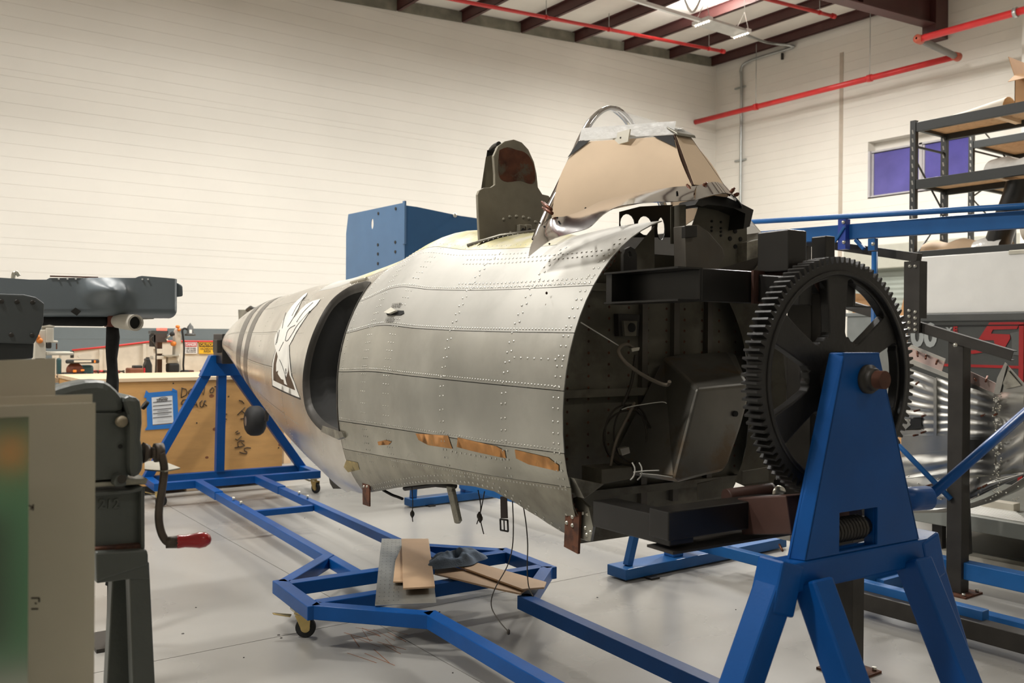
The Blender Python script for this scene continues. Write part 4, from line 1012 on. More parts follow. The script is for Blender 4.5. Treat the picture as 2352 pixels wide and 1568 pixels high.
# ================================================================== RING GEAR AND ADAPTER
GY, GR, GZ = 1.725, .385, 1.527
GE = lthing('ring_gear', 'large black toothed ring gear bolted behind the blue stand plate', 'gear', (AXX, GY, GZ-GR))
NT = 96; prof = []
for k in range(NT):
    a0 = 2*math.pi*k/NT; w = 2*math.pi/NT
    for da, r in ((.10, GR-.022), (.28, GR), (.55, GR), (.74, GR-.022)): prof.append((r*math.cos(a0+da*w), r*math.sin(a0+da*w)))
rim_i, hub_o = .315, .135; holes = []
for k in range(6):
    am = math.pi/3*k+math.pi/6-math.pi/6; hw_o, hw_i = .36, .26
    am = math.pi/3*k
    o_ = [(rim_i*math.cos(am+t), rim_i*math.sin(am+t)) for t in np.linspace(-hw_o, hw_o, 9)]
    i_ = [((hub_o+.015*abs(t)/hw_i)*math.cos(am+t), (hub_o+.015*abs(t)/hw_i)*math.sin(am+t)) for t in np.linspace(hw_i, -hw_i, 5)]
    q = o_+i_; holes.append(round2(q, 2))
GW = .062
plate(prof, [circ(0, 0, GR-.045, 96)], (AXX, GY-GW/2, GZ), (1,0,0), (0,0,1), (0, GW, 0)).build('toothed_rim', 'black_gear', GE)
plate(circ(0, 0, GR-.04, 96), holes, (AXX, GY-.018, GZ), (1,0,0), (0,0,1), (0, .036, 0)).build('web', 'black_gear', GE, bevel=.005)
plate(circ(0, 0, GR-.043, 96), [circ(0, 0, rim_i+.012, 96)], (AXX, GY-GW/2-.006, GZ), (1,0,0), (0,0,1), (0, .02, 0)).build('rim_flange', 'black_gear', GE, bevel=.004)
MB().lathe((AXX, GY-.07, GZ), (0,1,0), [(0,.0),(0,.075),(.03,.085),(.10,.085),(.14,.075),(.14,0)], 28).build('hub', 'black_gear', GE)
MB().cyl((AXX, PY-.065, GZ), (AXX, GY+.1, GZ), .028, n=20).build('shaft', M('shaft_rust', (.10,.04,.025), .6, metal=.4, var=.3, scale=20), GE)
MB().lathe((AXX, PY-.035, GZ), (0,1,0), [(0,0),(0,.032),(.006,.036),(.02,.036),(.02,.045),(.034,.045)], 24).build('shaft_collar', 'dark_steel', GE)
AF = lthing('adapter_frame', 'black steel adapter frame joining the ring gear to the fuselage nose', 'frame', (AXX, 1.95, 1.0))
def ab(p, q, w, hh, name='beam', mat='black_steel', up=(0,0,1)): return MB().bar(p, q, w, hh, up).build(name, mat, AF, bevel=.004)
zu, zl = 1.82, 1.06
for s in (0, 1):
    f = (lambda x: x) if s == 0 else mx
    for z_ in (zu,):
        MB().box((f(2.225), 1.93, z_+.048), (f(2.33), 2.30, z_+.054)).build('arm_flange', 'black_steel', AF); MB().box((f(2.225), 1.93, z_-.054), (f(2.33), 2.30, z_-.048)).build('arm_flange', 'black_steel', AF)
        ab((f(2.322), 1.93, z_), (f(2.322), 2.30, z_), .012, .10, 'arm')
        MB().box((f(2.235), 2.27, z_-.055), (f(2.32), 2.30, z_+.055)).build('arm_end', 'black_steel', AF)
    ab((f(2.24), 1.92, zl-.01), (f(2.25), 2.32, zl-.02), .10, .09, 'arm')
ab((2.325, 1.955, zu), (mx(2.325), 1.955, zu), .05, .105, 'cross_beam')
ab((2.175, 1.955, zl+.01), (mx(2.175), 1.955, zl+.01), .09, .09, 'cross_beam')
MB().box((2.185, 1.90, .985), (mx(2.185), 2.02, .993)).build('lower_plate', 'dark_steel', AF)
for f in ((lambda x: x), mx):
    MB().prism([(f(2.63), 1.93, 1.875), (f(2.545), 1.925, 1.875), (f(2.545), 1.925, 1.765), (f(2.575), 1.93, 1.765)], (0, -.01, 0)).build('gusset', 'primer_brown', AF)
    MB().prism([(f(2.62), 1.93, 1.885), (f(2.58), 1.93, 1.765), (f(2.65), GY+.05, 1.765), (f(2.68), GY+.05, 1.89)], (0,.0,.012)).build('gusset', 'primer_brown', AF)
    ab((f(2.56), 1.95, zl), (f(2.56), GY+.02, zl+.04), .07, .12, 'spacer', 'primer_brown')
    ab((f(2.6), 1.95, zu), (f(2.6), GY+.02, zu-.02), .06, .09, 'spacer')
MB().box((2.60, 1.82, 1.87), (2.69, 1.95, 2.005)).build('box_tube', 'black_steel', AF, bevel=.004)
MB().box((2.81, 1.84, 1.80), (2.86, 1.90, 2.0)).build('box_tube', 'black_steel', AF, bevel=.004)
MB().box((2.69, 1.80, 1.06), (2.76, 1.90, 1.80)).build('vertical_tube', 'dark_steel', AF, bevel=.004)
for q, y in (((1793,643), 1.90), ((1787,1133), 1.93)):
    c = lY(*q, y); b = MB().lathe(c, (0,1,0), [(-.03,0),(-.03,.012),(-.012,.014),(-.012,.026),(.0,.028)], 16).build('bolt', 'zinc', AF)
# ================================================================== THINGS LYING ON THE BASE FRAME
def slab(pts, th, name, mat, parent=None, bevel=0):   # pts: outline on its lower face
    return MB().prism(pts, (0, 0, th)).build(name, mat, parent, bevel=bevel)
c4 = [lZ(*q, .245) for q in ((877,1236),(985,1240),(1002,1384),(861,1390))]
t = lthing('perforated_sheet', 'grey drilled aluminium sheet lying on the blue base frame under boards', 'metal sheet', tuple(lZ(930,1320,.24)), 'offcuts on the base frame')
rows = [[lerp(lerp(c4[0], c4[1], j/8), lerp(c4[3], c4[2], j/8), k/12)+Vector((0,0,.018*math.sin(math.pi*k/12)*(1-.3*j/8))) for j in range(9)] for k in range(13)]
MB().grid(rows).build('sheet', 'perf_alu', t, solid=.003)
hm = MB()
for a in range(22):
    for b in (.06, .14, .22, .30, .38):
        k, j = a/22*12, b*8; k0, j0 = int(k), int(j); p = lerp(lerp(rows[k0][j0], rows[k0][j0+1], j-j0), lerp(rows[k0+1][j0], rows[k0+1][j0+1], j-j0), k-k0); hm.dome(p+Vector((0,0,.0005)), (0,0,1), .0032, .0005, 6)
o = hm.build('drilled_holes', 'dark_steel', t, fix=False); o['kind'] = 'stuff'
def board(pxl, h, th, label):
    o = MB().prism([lZ(*q, h) for q in pxl], (0, 0, th)).build('board', 'hardboard', None, bevel=.001)
    p = lZ(*pxl[0], h); ctr = sum((lZ(*q, h) for q in pxl), Vector())/len(pxl)
    me = o.data
    for v in me.vertices: v.co -= ctr
    o.location = P0+RF @ (ctr-P0); o.rotation_euler = (0,0,PHI)
    tag(o, label, 'board', 'offcuts on the base frame'); return o
board([(1000,1296),(1060,1310),(1215,1352),(1195,1366),(1120,1350),(998,1320)], .245, .010, 'long brown hardboard strip on the frame, undermost of the crossed pair')
board([(1040,1298),(1085,1292),(1255,1340),(1250,1352),(1200,1356)], .262, .010, 'long brown hardboard strip lying over the other strip near the rag')
board([(908,1290),(925,1252),(948,1252),(948,1338),(903,1338)], .272, .008, 'narrow brown hardboard piece peeking out beneath the wide board')
board([(922,1240),(984,1240),(999,1350),(926,1354)], .284, .010, 'wide brown hardboard piece on top of the drilled sheet')
# rag
c = lZ(1046, 1290, .28); rows = []; from mathutils import noise as _ns
for i in range(19):
    r = i/18; row = []
    for k in range(44):
        a = 2*math.pi*k/44; f = 1+.13*math.sin(2*a+.5)+.09*math.sin(5*a+2)
        x, y = .20*r*f*math.cos(a), .12*r*f*math.sin(a)
        base = .062*max(0, 1-r**3.2)*(1+.25*math.sin(2.2*a+1)); nz = _ns.noise(Vector((x*16, y*20, 3.1)))*.034+_ns.noise(Vector((x*38, y*44, 7.7)))*.014
        row.append((c.x+x, c.y+y, .279+max(0, base+nz*(1-r**5))))
    rows.append(row)
t = lthing('rag', 'crumpled blue-grey shop rag on the hardboard strips', 'rag', (c.x, c.y, .279))
MB().grid(rows, closed=True).build('cloth', 'rag', t, sub=1)
# ================================================================== SECOND BLUE STAND AND BLUE BOX
t = thing('jig_stand', 'darker blue floor stand behind the fuselage with flat foot beams and posts', 'stand', (4.9, 5.5, 0))
B = 'blue_b'
def wb(p, q, w, hh, name, mat=B, par=None, up=(0,0,1), bevel=.004): return MB().bar(p, q, w, hh, up).build(name, mat, par or t, bevel=bevel)
MB().box((4.18, 4.44, .012), (5.9, 4.63, .085)).build('foot_beam', B, t, bevel=.005)
MB().box((4.27, 7.52, .012), (5.3, 7.66, .085)).build('foot_beam', B, t, bevel=.005)
MB().box((4.36, 4.38, 0), (4.44, 4.46, .012)).build('foot_pad', 'dark_steel', t)
MB().box((4.45, 7.48, 0), (4.52, 7.56, .012)).build('foot_pad', 'dark_steel', t)
p = hz(1575, 1283, .085); MB().box((p.x-.05, 4.49, .085), (p.x+.05, 4.59, 1.0)).build('post', B, t, bevel=.006)
MB().bar((4.27, 4.52, .085), (4.52, 4.52, .9), .05, .05, up=(0,1,0)).build('slant_post', B, t, bevel=.004)
MB().box((4.86, 2.4, .125), (4.93, 7.6, .20)).build('long_beam', B, t, bevel=.005)
MB().bar((4.33, 7.59, .085), (4.45, 7.7, .95), .055, .055, up=(0,1,0)).build('slant_post', B, t, bevel=.004)
MB().box((4.90, 7.54, .085), (5.0, 7.64, 1.1)).build('post', B, t, bevel=.005)
MB().box((4.40, 7.60, .95), (5.05, 7.9, 1.05)).build('head_beam', B, t, bevel=.004)
t = thing('blue_steel_box', 'tall blue sheet-steel box with drilled holes standing behind the fuselage', 'box', (4.3, 7.75, 1.05))
z1 = 2.94
pts = [aX(*q, 4.3) for q in ((929,465),(800,492),(795,536),(794,640),(930,640))]; yb = max(p.y for p in pts)
outl = [(p.y, p.z) for p in pts[:3]]+[(pts[3].y, 1.05), (pts[4].y, 1.05)]
hc = aX(855, 514, 4.3)
o = plate(outl, [circ(hc.y, hc.z, .055, 16, .028)], (4.3, 0, 0), (0,1,0), (0,0,1), (.006, 0, 0)).build('side_sheet', 'blue_box', t)
for q in ((869,490),(909,479),(868,562),(908,556),(868,583),(908,578),(868,605)):
    c = aX(*q, 4.298); MB().cyl((4.294, c.y, c.z), (4.301, c.y, c.z), .016, n=10).build('screw', 'dark_steel', o)
y0 = pts[0].y; m = MB()
MB().prism([(4.305, y0, 1.05), (5.55, y0, 1.05), (5.55, y0, 2.86), (4.95, y0, 2.88), (4.45, y0, z1-.015), (4.305, y0, z1-.01)], (0, .006, 0)).build('front_sheet', M('blue_box_shaded', (.022,.105,.25), .45, var=.05), t)  # darker copy of the box blue: shade painted into this face
MB().box((4.29, y0-.02, 2.55), (4.31, y0+.02, z1+.03)).build('corner_strip', 'blue_box', t)
c = aY(1045, 494, y0); MB().dome(c, (0,-1,0), .025, .018, 10).build('dome_bolt', 'zinc', t)
MB().box((4.305, y0+.006, 1.05), (5.55, 8.9, 1.07)).build('floor_sheet', 'blue_box', t)
# ================================================================== STEEL JIG WITH POLISHED WING SECTION
JX = 5.78
J = thing('wing_jig', 'dark steel jig of bolted channels and posts holding the polished wing section', 'jig', (JX, 3.0, 0))
def jb(p, q, w, hh, name, mat='dark_steel', up=(1,0,0)): return MB().bar(p, q, w, hh, up).build(name, mat, J, bevel=.003)
def post(x, y, z1_, w=.10):
    MB().box((x-w/2, y-w/2, .012), (x+w/2, y+w/2, z1_)).build('post', 'dark_steel', J, bevel=.004)
    bp = MB().box((x-.11, y-.11, 0), (x+.11, y+.11, .012)).build('base_plate', 'rust', J)
    for sx in (-1, 1):
        for sy in (-1, 1): MB().cyl((x+sx*.085, y+sy*.085, .012), (x+sx*.085, y+sy*.085, .03), .012, n=6).build('anchor_bolt', 'zinc', bp)
post(3.98, 2.62, 1.6); post(JX+.02, 3.03, 1.665)
ch = [aX(*q, JX-.04) for q in ((1938,698),(2205,776),(2325,817))]
def chan(a, b, hh, name):
    d = (b-a).normalized(); u = Vector((1,0,0)).cross(d); u = u if u.z > 0 else -u
    return MB().bar(a, b, .008, hh, up=u).bar(a+u*hh/2+Vector((.02,0,0)), b+u*hh/2+Vector((.02,0,0)), .05, .006, up=u).bar(a-u*hh/2+Vector((.02,0,0)), b-u*hh/2+Vector((.02,0,0)), .05, .006, up=u)
m = chan(ch[0], ch[2], .06, 'c'); m.build('sloped_channel', 'dark_steel', J)
pa = aX(2098, 600, JX-.06); pb = aX(2098, 765, JX-.06)
MB().box((JX-.08, pa.y-.055, pb.z), (JX-.06, pa.y+.055, pa.z)).build('hanger_plate', 'dark_steel', J); MB().box((JX-.06, pa.y-.052, pb.z+.1), (JX+.02, pa.y-.04, pa.z)).build('hanger_plate', 'dark_steel', J)
for q in ((2090,611),(2102,611),(2088,713),(2102,716),(2088,726),(2102,730),(2088,740),(2102,744),(2088,754),(2102,757)):
    c = aX(*q, JX-.082); MB().dome(c, (-1,0,0), .013, .012, 8).build('bolt', 'zinc', J)
c = aX(2194, 792, JX-.08); MB().dome(c, (-1,0,0), .015, .012, 8).build('bolt', 'zinc', J)
tb = [aX(*q, JX-.05) for q in ((1830,552),(2112,592))]
jb(tb[0], tb[1], .06, .06, 'top_beam', up=(0,0,1))
jb(Vector((JX-.03, 4.18, .0)), Vector((JX-.03, 4.18, 2.38)), .06, .06, 'rear_post', up=(0,1,0))
jb(Vector((JX+.06, 3.05, 1.55)), Vector((JX+.10, 3.0, .25)), .05, .03, 'rear_strip', 'black_steel', up=(0,1,0))
MB().box((4.80, 1.9, .05), (4.90, 3.6, .15)).build('floor_beam', 'dark_steel', J, bevel=.004)
for y in (2.0, 3.4): MB().box((4.79, y, 0), (4.91, y+.1, .05)).build('floor_foot', 'dark_steel', J)
# blue boom and braces held above the jig
BM = thing('blue_boom', 'blue box-section boom with a round tube and struts over the jig', 'boom', (5.6, 3.4, 1.0))
def bb(a, b, w, hh, name, up=(0,0,1)): return MB().bar(a, b, w, hh, up).build(name, 'blue_b', BM, bevel=.004)
e0, e1 = aX(1835, 541, 5.62), aX(2352, 504, 5.62); d = (e1-e0); bb(e0-d*.25, e1+d*.6, .06, .105, 'box_beam')
e0, e1 = aX(1735, 509, 5.55), aX(2352, 473, 5.55); d = (e1-e0); MB().cyl(e0-d*.1, e1+d*.6, .019, n=16).build('round_tube', 'blue_b', BM)
br = aX(1938, 540, 5.57); MB().box((5.545, br.y-.03, br.z-.10), (5.60, br.y+.03, br.z+.11)).build('clamp_bracket', M('blue_violet', (.03,.075,.40), .35), BM)
for q in ((1937,510),(1938,556)): MB().dome(aX(*q, 5.54), (-1,0,0), .014, .01, 8).build('bolt', 'zinc', BM)
bb(aX(1917,556,5.54), aX(1940,520,5.54), .02, .012, 'brace', up=(1,0,0)); bb(aX(1965,550,5.6), aX(1985,572,5.6), .025, .025, 'brace', up=(1,0,0))
MB().box((5.56, aX(2005,560,5.58).y-.025, aX(2005,575,5.58).z), (5.60, aX(2005,560,5.58).y+.025, aX(2005,548,5.58).z)).build('clevis', 'blue_b', BM)
MB().dome(aX(2005,560,5.56), (-1,0,0), .014, .01, 8).build('bolt', 'zinc', BM)
MB().cyl(aX(2009,578,5.58), Vector((5.58, aX(2009,578,5.58).y, .95)), .02, n=14).build('hydraulic_strut', 'blue_b', BM)
MB().box((5.54, aX(2009,578,5.58).y-.04, .08), (5.62, aX(2009,578,5.58).y+.04, .97)).build('strut_base', 'blue_b', BM); MB().box((5.4, aX(2009,578,5.58).y-.2, 0), (5.76, aX(2009,578,5.58).y+.2, .08)).build('strut_foot', 'blue_b', BM)
sy_ = aX(2009,578,5.58).y; zs_ = aX(2009, 963, 5.58).z; lo_ = aX(2184, 1146, 5.74)
MB().cyl((5.58, sy_, zs_), lo_, .018, n=12).build('strut_brace', 'blue_b', BM)
MB().box((5.78, 1.7, .10), (5.88, 3.42, .21)).build('base_rail', 'blue_b', BM, bevel=.005); MB().box((5.13, 1.7, .05), (5.21, 3.42, .11)).build('base_rail', 'blue_b', BM, bevel=.005)
MB().box((5.13, 3.36, .06), (5.88, 3.44, .12)).build('base_rail', 'blue_b', BM, bevel=.005)
for x in (5.16, 5.82): MB().box((x-.03, 2.0, 0), (x+.03, 2.06, .10)).build('stub_leg', 'rust', BM)
# wing section
WXP = 5.98
WG = thing('wing_section', 'polished aluminium wing section with beaded webs and brown clecos in the jig', 'wing section', (WXP, 3.0, .35))
def wg(pxl, X, name, mat='wing_alu', th=.006, par=None): return MB().prism([aX(*q, X) for q in pxl], (th, 0, 0)).build(name, mat, par or WG)
def beaded(x0, x1, ytl, ytr, ybl, ybr, X, nb, ph, amp=.0042, wob=.18):
    rows = []
    for i in range(61):
        v = i/60; row = []
        for j in range(19):
            u = j/18; px_ = x0+(x1-x0)*u; py_ = (ytl+(ytr-ytl)*u)*(1-v)+(ybl+(ybr-ybl)*u)*v
            w = v*nb*2*math.pi+ph+wob*4*math.sin(u*3.1+ph+v*5)
            row.append(aX(px_, py_, X)+Vector((amp*math.sin(w)*(.4+.6*abs(math.sin(u*3.14*1.0+.2))), 0, 0)))
        rows.append(row)
    return MB().grid(rows).build('beaded_web', 'wing_alu', WG, solid=.003)
beaded(2068, 2148, 838, 868, 1000, 1000, WXP, 7, .3); beaded(2150, 2196, 866, 882, 1000, 1000, WXP+.01, 7, 1.2); beaded(2205, 2285, 885, 905, 1105, 1100, WXP, 9, 2.0)
beaded(2070, 2196, 1045, 1030, 1100, 1085, WXP-.01, 1.5, .5, .010); beaded(2075, 2200, 1100, 1085, 1170, 1165, WXP-.02, 2, 1.5, .008, .25)
beaded(2205, 2352, 1100, 1085, 1160, 1090, WXP-.03, 1.2, 1.0, .01, .25); beaded(2285, 2352, 905, 880, 1100, 1085, WXP+.02, 4, .7, .008, .25)
wg([(2144,868),(2151,868),(2151,1000),(2144,1000)], WXP-.012, 'web_strap')
wg([(2070,1000),(2205,1000),(2205,1046),(2070,1046)], WXP+.005, 'web_flat'); wg([(2068,976),(2085,962),(2092,975),(2078,988),(2096,988),(2116,988),(2116,984),(2122,990),(2122,996),(2066,996)], WXP-.02, 'web_bracket')
for pl in ([(2092,962),(2116,960),(2117,984),(2076,986),(2090,972)], [(2180,1022),(2200,1020),(2200,1050),(2182,1052)], [(2215,1010),(2262,1008),(2262,1050),(2215,1052)], [(2184,908),(2196,906),(2196,932),(2184,930)]): wg(pl, WXP-.016, 'web_opening', 'dark_inside', .004)
wg([(2072,790),(2170,828),(2163,852),(2072,815)], WXP-.05, 'top_flange', 'wing_pink'); wg([(2072,783),(2172,824),(2170,830),(2072,791)], WXP-.07, 'flange_lip'); wg([(2072,815),(2196,866),(2196,876),(2072,828)], WXP-.04, 'flange_lip')
wg([(2222,850),(2292,882),(2282,905),(2215,876)], WXP-.05, 'top_flange', 'wing_pink'); wg([(2215,874),(2284,903),(2280,909),(2212,882)], WXP-.06, 'flange_lip')
g_ = wg([(2308,832),(2352,880),(2352,900),(2300,900),(2282,905),(2290,870)], WXP-.06, 'end_gusset'); wg([(2308,832),(2313,836),(2296,905),(2284,905),(2290,868)], WXP-.075, 'gusset_strip')
wg([(2315,850),(2345,885),(2310,893),(2303,880)], WXP-.075, 'gusset_panel', 'alu_old')
sk_ = [[aX(q[0], q[1], WXP-.02)+Vector((.25*k/6, 0, -.03*math.sin(k/6*3.1))) for k in range(7)] for q in ((2078,1172),(2150,1170),(2210,1160),(2260,1145),(2310,1122),(2352,1095))]
MB().grid(sk_).build('lower_skin', 'wing_alu', WG, solid=.003)
rr = random.Random(5)
for q, tp in (((2105,802),(2108,818)), ((2128,808),(2126,824)), ((2154,822),(2150,836)), ((2110,877),(2104,882)), ((2112,941),(2100,944)), ((2126,953),(2118,956)), ((2108,998),(2098,1000)), ((2126,990),(2116,994)), ((2236,866),(2242,874)), ((2268,864),(2264,876)), ((2160,1118),(2150,1122)), ((2140,1112),(2128,1116)), ((2255,1118),(2246,1122)), ((2268,1112),(2258,1118)), ((2290,950),(2284,953)), ((2262,952),(2254,955))):
    a, b = aX(*q, WXP-.03), aX(*tp, WXP-.09); MB().cyl(a, b, .007, n=8).build('cleco', 'copper_cleco', WG)
rv = MB()
for k in range(150):
    px_ = rr.uniform(2280, 2300) if k % 3 else rr.uniform(2085, 2345); py_ = rr.uniform(905, 1140) if k % 3 else rr.uniform(1090, 1150)
    rv.dome(aX(px_, py_, WXP-.035), (-1,0,0), .006, .005, 6)
o = rv.build('rivets', 'zinc', WG, fix=False); o['kind'] = 'stuff'
# drooping skin with clecos behind the stand
t = thing('loose_skin', 'loose curved aluminium skin stuck with brown clecos beyond the adapter frame', 'skin panel', (5.0, 3.9, .3))
rows = [[aX(1660+190*u, 1205+10*math.sin(u*2)+(12+40*u**.6)*v if v else 1200+8*abs(u-.3), 5.0)+Vector((.25*math.sin(v*1.6), 0, 0)) for v in (0,.25,.5,.75,1)] for u in np.linspace(0, 1, 10)]
MB().grid(rows).build('skin', 'alu', t, solid=.003)
for q in ((1716,1213),(1752,1222),(1770,1215),(1672,1236),(1790,1250)):
    a = aX(*q, 4.98); MB().cyl(a, a+Vector((-.03,-.05,-.03)), .008, n=8).build('cleco', 'copper_cleco', t)
MB().cyl((5.05, 3.75, 0), (5.05, 3.75, .45), .02, n=10).build('prop', 'dark_steel', t)
# ================================================================== CHEST, PANEL, RACKS, PLATFORM
CX = 8.3
ca, cb = aX(2084, 721, CX), aX(2352, 714, CX)
t = thing('tool_chest', 'dark grey tool chest with silver 100 lettering and a red emblem', 'tool chest', (CX+.35, ca.y-1, 0))
zt_ = ca.z
MB().box((CX, ca.y-2.6, .12), (CX+.75, ca.y, zt_-.02)).build('body', 'chest_dark', t, bevel=.01)
MB().box((CX-.02, ca.y-2.62, zt_-.075), (CX+.76, ca.y+.01, zt_)).build('top_rim', M('chest_rim', (.075,.078,.075), .35), t, bevel=.01)
MB().box((CX-.006, ca.y-2.55, aX(2300,843,CX).z-.008), (CX, aX(2150,843,CX).y, aX(2300,840,CX).z+.005)).build('red_stripe', 'chest_red', t)
MB().box((CX-.012, ca.y-2.6, zt_-.12), (CX, ca.y-.04, zt_-.11)).build('drawer_gap', 'dark_inside', t)
MB().box((CX-.012, aX(2347,780,CX).y-.02, .14), (CX, aX(2347,780,CX).y+.02, zt_-.09)).build('corner_rail', 'chest_red', t)
for y in (ca.y-.2, ca.y-2.3): MB().cyl((CX+.2, y-.03, .06), (CX+.2, y+.03, .06), .06, n=16).build('caster', 'black_rubber', t)
l0, l1 = aX(2068, 790, CX), aX(2148, 790, CX); hgt = aX(2110,745,CX).z-aX(2110,797,CX).z
text('100', 'chest_silver', Vector((CX-.006, (l0.y+l1.y)/2, aX(2110,772,CX).z)), (0,-1,0), (0,0,1), hgt, t, 'lettering', .002, fit=abs(l0.y-l1.y), bold=.012)
text('Y', 'chest_silver', aX(2180,760,CX-.006), (0,-1,0), (0,0,1), .06, t, 'lettering', .002, bold=.004)
text('E', 'chest_red', aX(2194,758,CX-.006), (0,-1,0), (0,0,1), .06, t, 'lettering', .002, bold=.004)
def zc(pts): return [(2040+x/4.612, 560+y/4.612) for x, y in pts]
MB().prism([aX(*q, CX-.006) for q in zc([(1075,830),(1398,825),(1365,900),(1110,908),(1090,950),(1290,958),(1295,1000),(1230,1110),(900,1165),(865,1160),(870,1130),(1040,1110),(1130,1060),(1120,1020),(950,1020)])], (-.003,0,0)).build('emblem', 'chest_red', t)
MB().prism([aX(*q, CX-.005) for q in zc([(1290,945),(1390,925),(1400,960),(1395,1180),(1310,1175),(1310,1010)])], (-.002,0,0)).build('emblem_grey', M('chest_grey', (.10,.105,.10), .4), t)  # flat grey shape beside the red emblem
wa, wb_ = aX(2083, 590, CX+.03), aX(2352, 571, CX+.03)
t = thing('white_box', 'large plain white box standing on top of the dark tool chest', 'box', (CX+.4, ca.y-1, zt_))
MB().box((CX+.03, ca.y-2.5, zt_), (CX+.6, ca.y-.0, wa.z-.01)).build('body', 'white_paint', t, bevel=.01)
MB().box((CX+.02, aX(2340,574,CX+.02).y-.09, aX(2340,578,CX+.02).z-.02), (CX+.035, aX(2340,574,CX+.02).y+.09, aX(2340,578,CX+.02).z+.02)).build('latch', 'zinc', t, bevel=.008)
def rack(name, label, x0, x1, yl, yr, levels, ztop, group, depth_brace=True):
    t = thing(name, label, 'shelving', (x0, yl, 0), group)
    for x in (x0, x1):
        for y in (yl, yr):
            u = MB().box((x-.03, y-.03, 0), (x+.03, y+.03, ztop)).build('upright', 'rack_black', t)
            if (x, y) in ((x0, yl), (x1, yl)):
                for k in range(int((ztop-.6)/.09)):
                    z_ = .6+.09*k; MB().prism([(x-.0305, y-.012, z_), (x-.0305, y+.004, z_), (x-.0305, y+.012, z_+.045), (x-.0305, y-.004, z_+.045)], (-.0005,0,0)).build('slot', M('slot_grey', (.30,.29,.26), .8), u)
    for z_ in levels:
        for x in (x0, x1): MB().box((x-.022, yr, z_-.10), (x+.022, yl, z_)).build('beam', 'rack_black', t, bevel=.003)
        for y in (yl, yr): MB().box((x0, y-.02, z_-.07), (x1, y+.02, z_)).build('end_beam', 'rack_black', t)
        MB().box((x0+.02, yr+.02, z_-.035), (x1-.02, yl-.02, z_-.015)).build('shelf_board', 'osb', t)
        for f in (.33, .66): MB().box((x0+.02, yl+(yr-yl)*f-.03, z_-.07), (x1-.02, yl+(yr-yl)*f+.03, z_-.036)).build('support_strip', 'pine', t)
    for y in (yl, yr):
        for z_ in np.arange(.3, ztop-.6, 1.1): MB().bar((x0, y, z_), (x1, y, z_+.55), .02, .01, up=(0,1,0)).bar((x1, y, z_+.55), (x0, y, z_+1.1), .02, .01, up=(0,1,0)).build('frame_brace', 'rack_black', t)
        MB().box((x0, y-.01, ztop-.28), (x1, y+.01, ztop-.26)).build('frame_brace', 'rack_black', t)
    return t
RX = 9.1
r_l = aX(2100, 290, RX).y; lv = [aX(2100, 578, RX).z, aX(2100, 414, RX).z, aX(2100, 283, RX).z]
rack('shelving_rack', 'black steel shelving rack with chipboard shelves above the white box', RX, RX+.62, r_l, r_l-2.4, lv, aX(2100,282,RX).z+.02, 'shelving racks by the block wall')
R2 = 12.3; r2l = aX(2232, 330, R2).y
rack('shelving_rack', 'black steel shelving rack standing behind the other, nearer the window', R2, R2+1.2, r2l, r2l-2.2, [aX(2232,420,R2).z, aX(2232,325,R2).z], aX(2232,300,R2).z, 'shelving racks by the block wall')
# things on the shelves
zt3 = lv[2]; y_ = aX(2352, 240, RX+.2).y
t = thing('flat_panel', 'long off-white rolled panel lying on the top shelf', 'panel', (RX+.3, r_l-.9, zt3))
p0, p1 = aX(2150, 272, RX+.3), aX(2320, 232, RX+.3); p0.z = zt3
rows = [[Vector((RX+.3+.16*math.cos(a), lerp(p0, p1, u).y, zt3+.012+(.02+.12*u)*max(0, math.sin(a)))) for a in np.linspace(0, math.pi, 9)] for u in np.linspace(0, 1, 8)]
MB().grid(rows).build('roll', 'foam_white', t, solid=.006)
t = thing('cardboard_box', 'open brown cardboard box at the end of the top shelf', 'box', (RX+.3, r_l-1.05, zt3))
cb0 = aX(2330, 235, RX+.1).y
MB().box((RX+.1, cb0-.6, zt3), (RX+.55, cb0, zt3+.02)).build('base', 'cardboard', t)
for a, b in (((RX+.1, cb0-.6, zt3), (RX+.106, cb0, zt3+.3)), ((RX+.55, cb0-.6, zt3), (RX+.556, cb0, zt3+.3)), ((RX+.1, cb0-.006, zt3), (RX+.55, cb0, zt3+.3))): MB().box(a, b).build('side', 'cardboard', t)
MB().prism([(RX+.1, cb0, zt3+.3), (RX+.55, cb0, zt3+.3), (RX+.55, cb0+.06, zt3+.5), (RX+.1, cb0+.06, zt3+.5)], (0,.005,0)).build('flap', 'cardboard', t)
MB().prism([(RX+.1, cb0, zt3+.3), (RX+.1, cb0-.6, zt3+.3), (RX-.08, cb0-.6, zt3+.2), (RX-.08, cb0-.02, zt3+.2)], (0,0,.005)).build('flap', 'cardboard', t)
z2 = lv[1]; yy = aX(2290, 360, RX+.35).y
t = thing('wrapped_part', 'lumpy part wrapped in clear film on the middle shelf', 'wrapped part', (RX+.35, yy-.4, z2))
rows = [[Vector((RX+.33+.22*math.cos(a), yy+.02-.9*u, z2+.004+(.16+.05*math.sin(u*9+a))*max(0,math.sin(a))*(.7+.3*min(1, u*6)))) for a in np.linspace(0, math.pi, 11)] for u in np.linspace(0, 1, 14)]
MB().grid(rows).build('wrap', 'film_clear', t)
MB().prism([rows[0][k] for k in range(11)], (0,-.001,0)).build('wrap_end', 'film_clear', t)
z0_ = lv[0]; ya = aX(2130, 560, RX+.25).y; yb_ = aX(2310, 545, RX+.25).y
t = thing('paper_parcel', 'row of brown paper and film wrapped parts along the bottom shelf', 'parcel', (RX+.3, (ya+yb_)/2, z0_))
rows = [[Vector((RX+.28+.18*math.cos(a), ya+(yb_-ya)*u, z0_+.004+(.11+.02*math.sin(u*17))*max(0,math.sin(a)))) for a in np.linspace(0, math.pi, 9)] for u in np.linspace(0, 1, 16)]
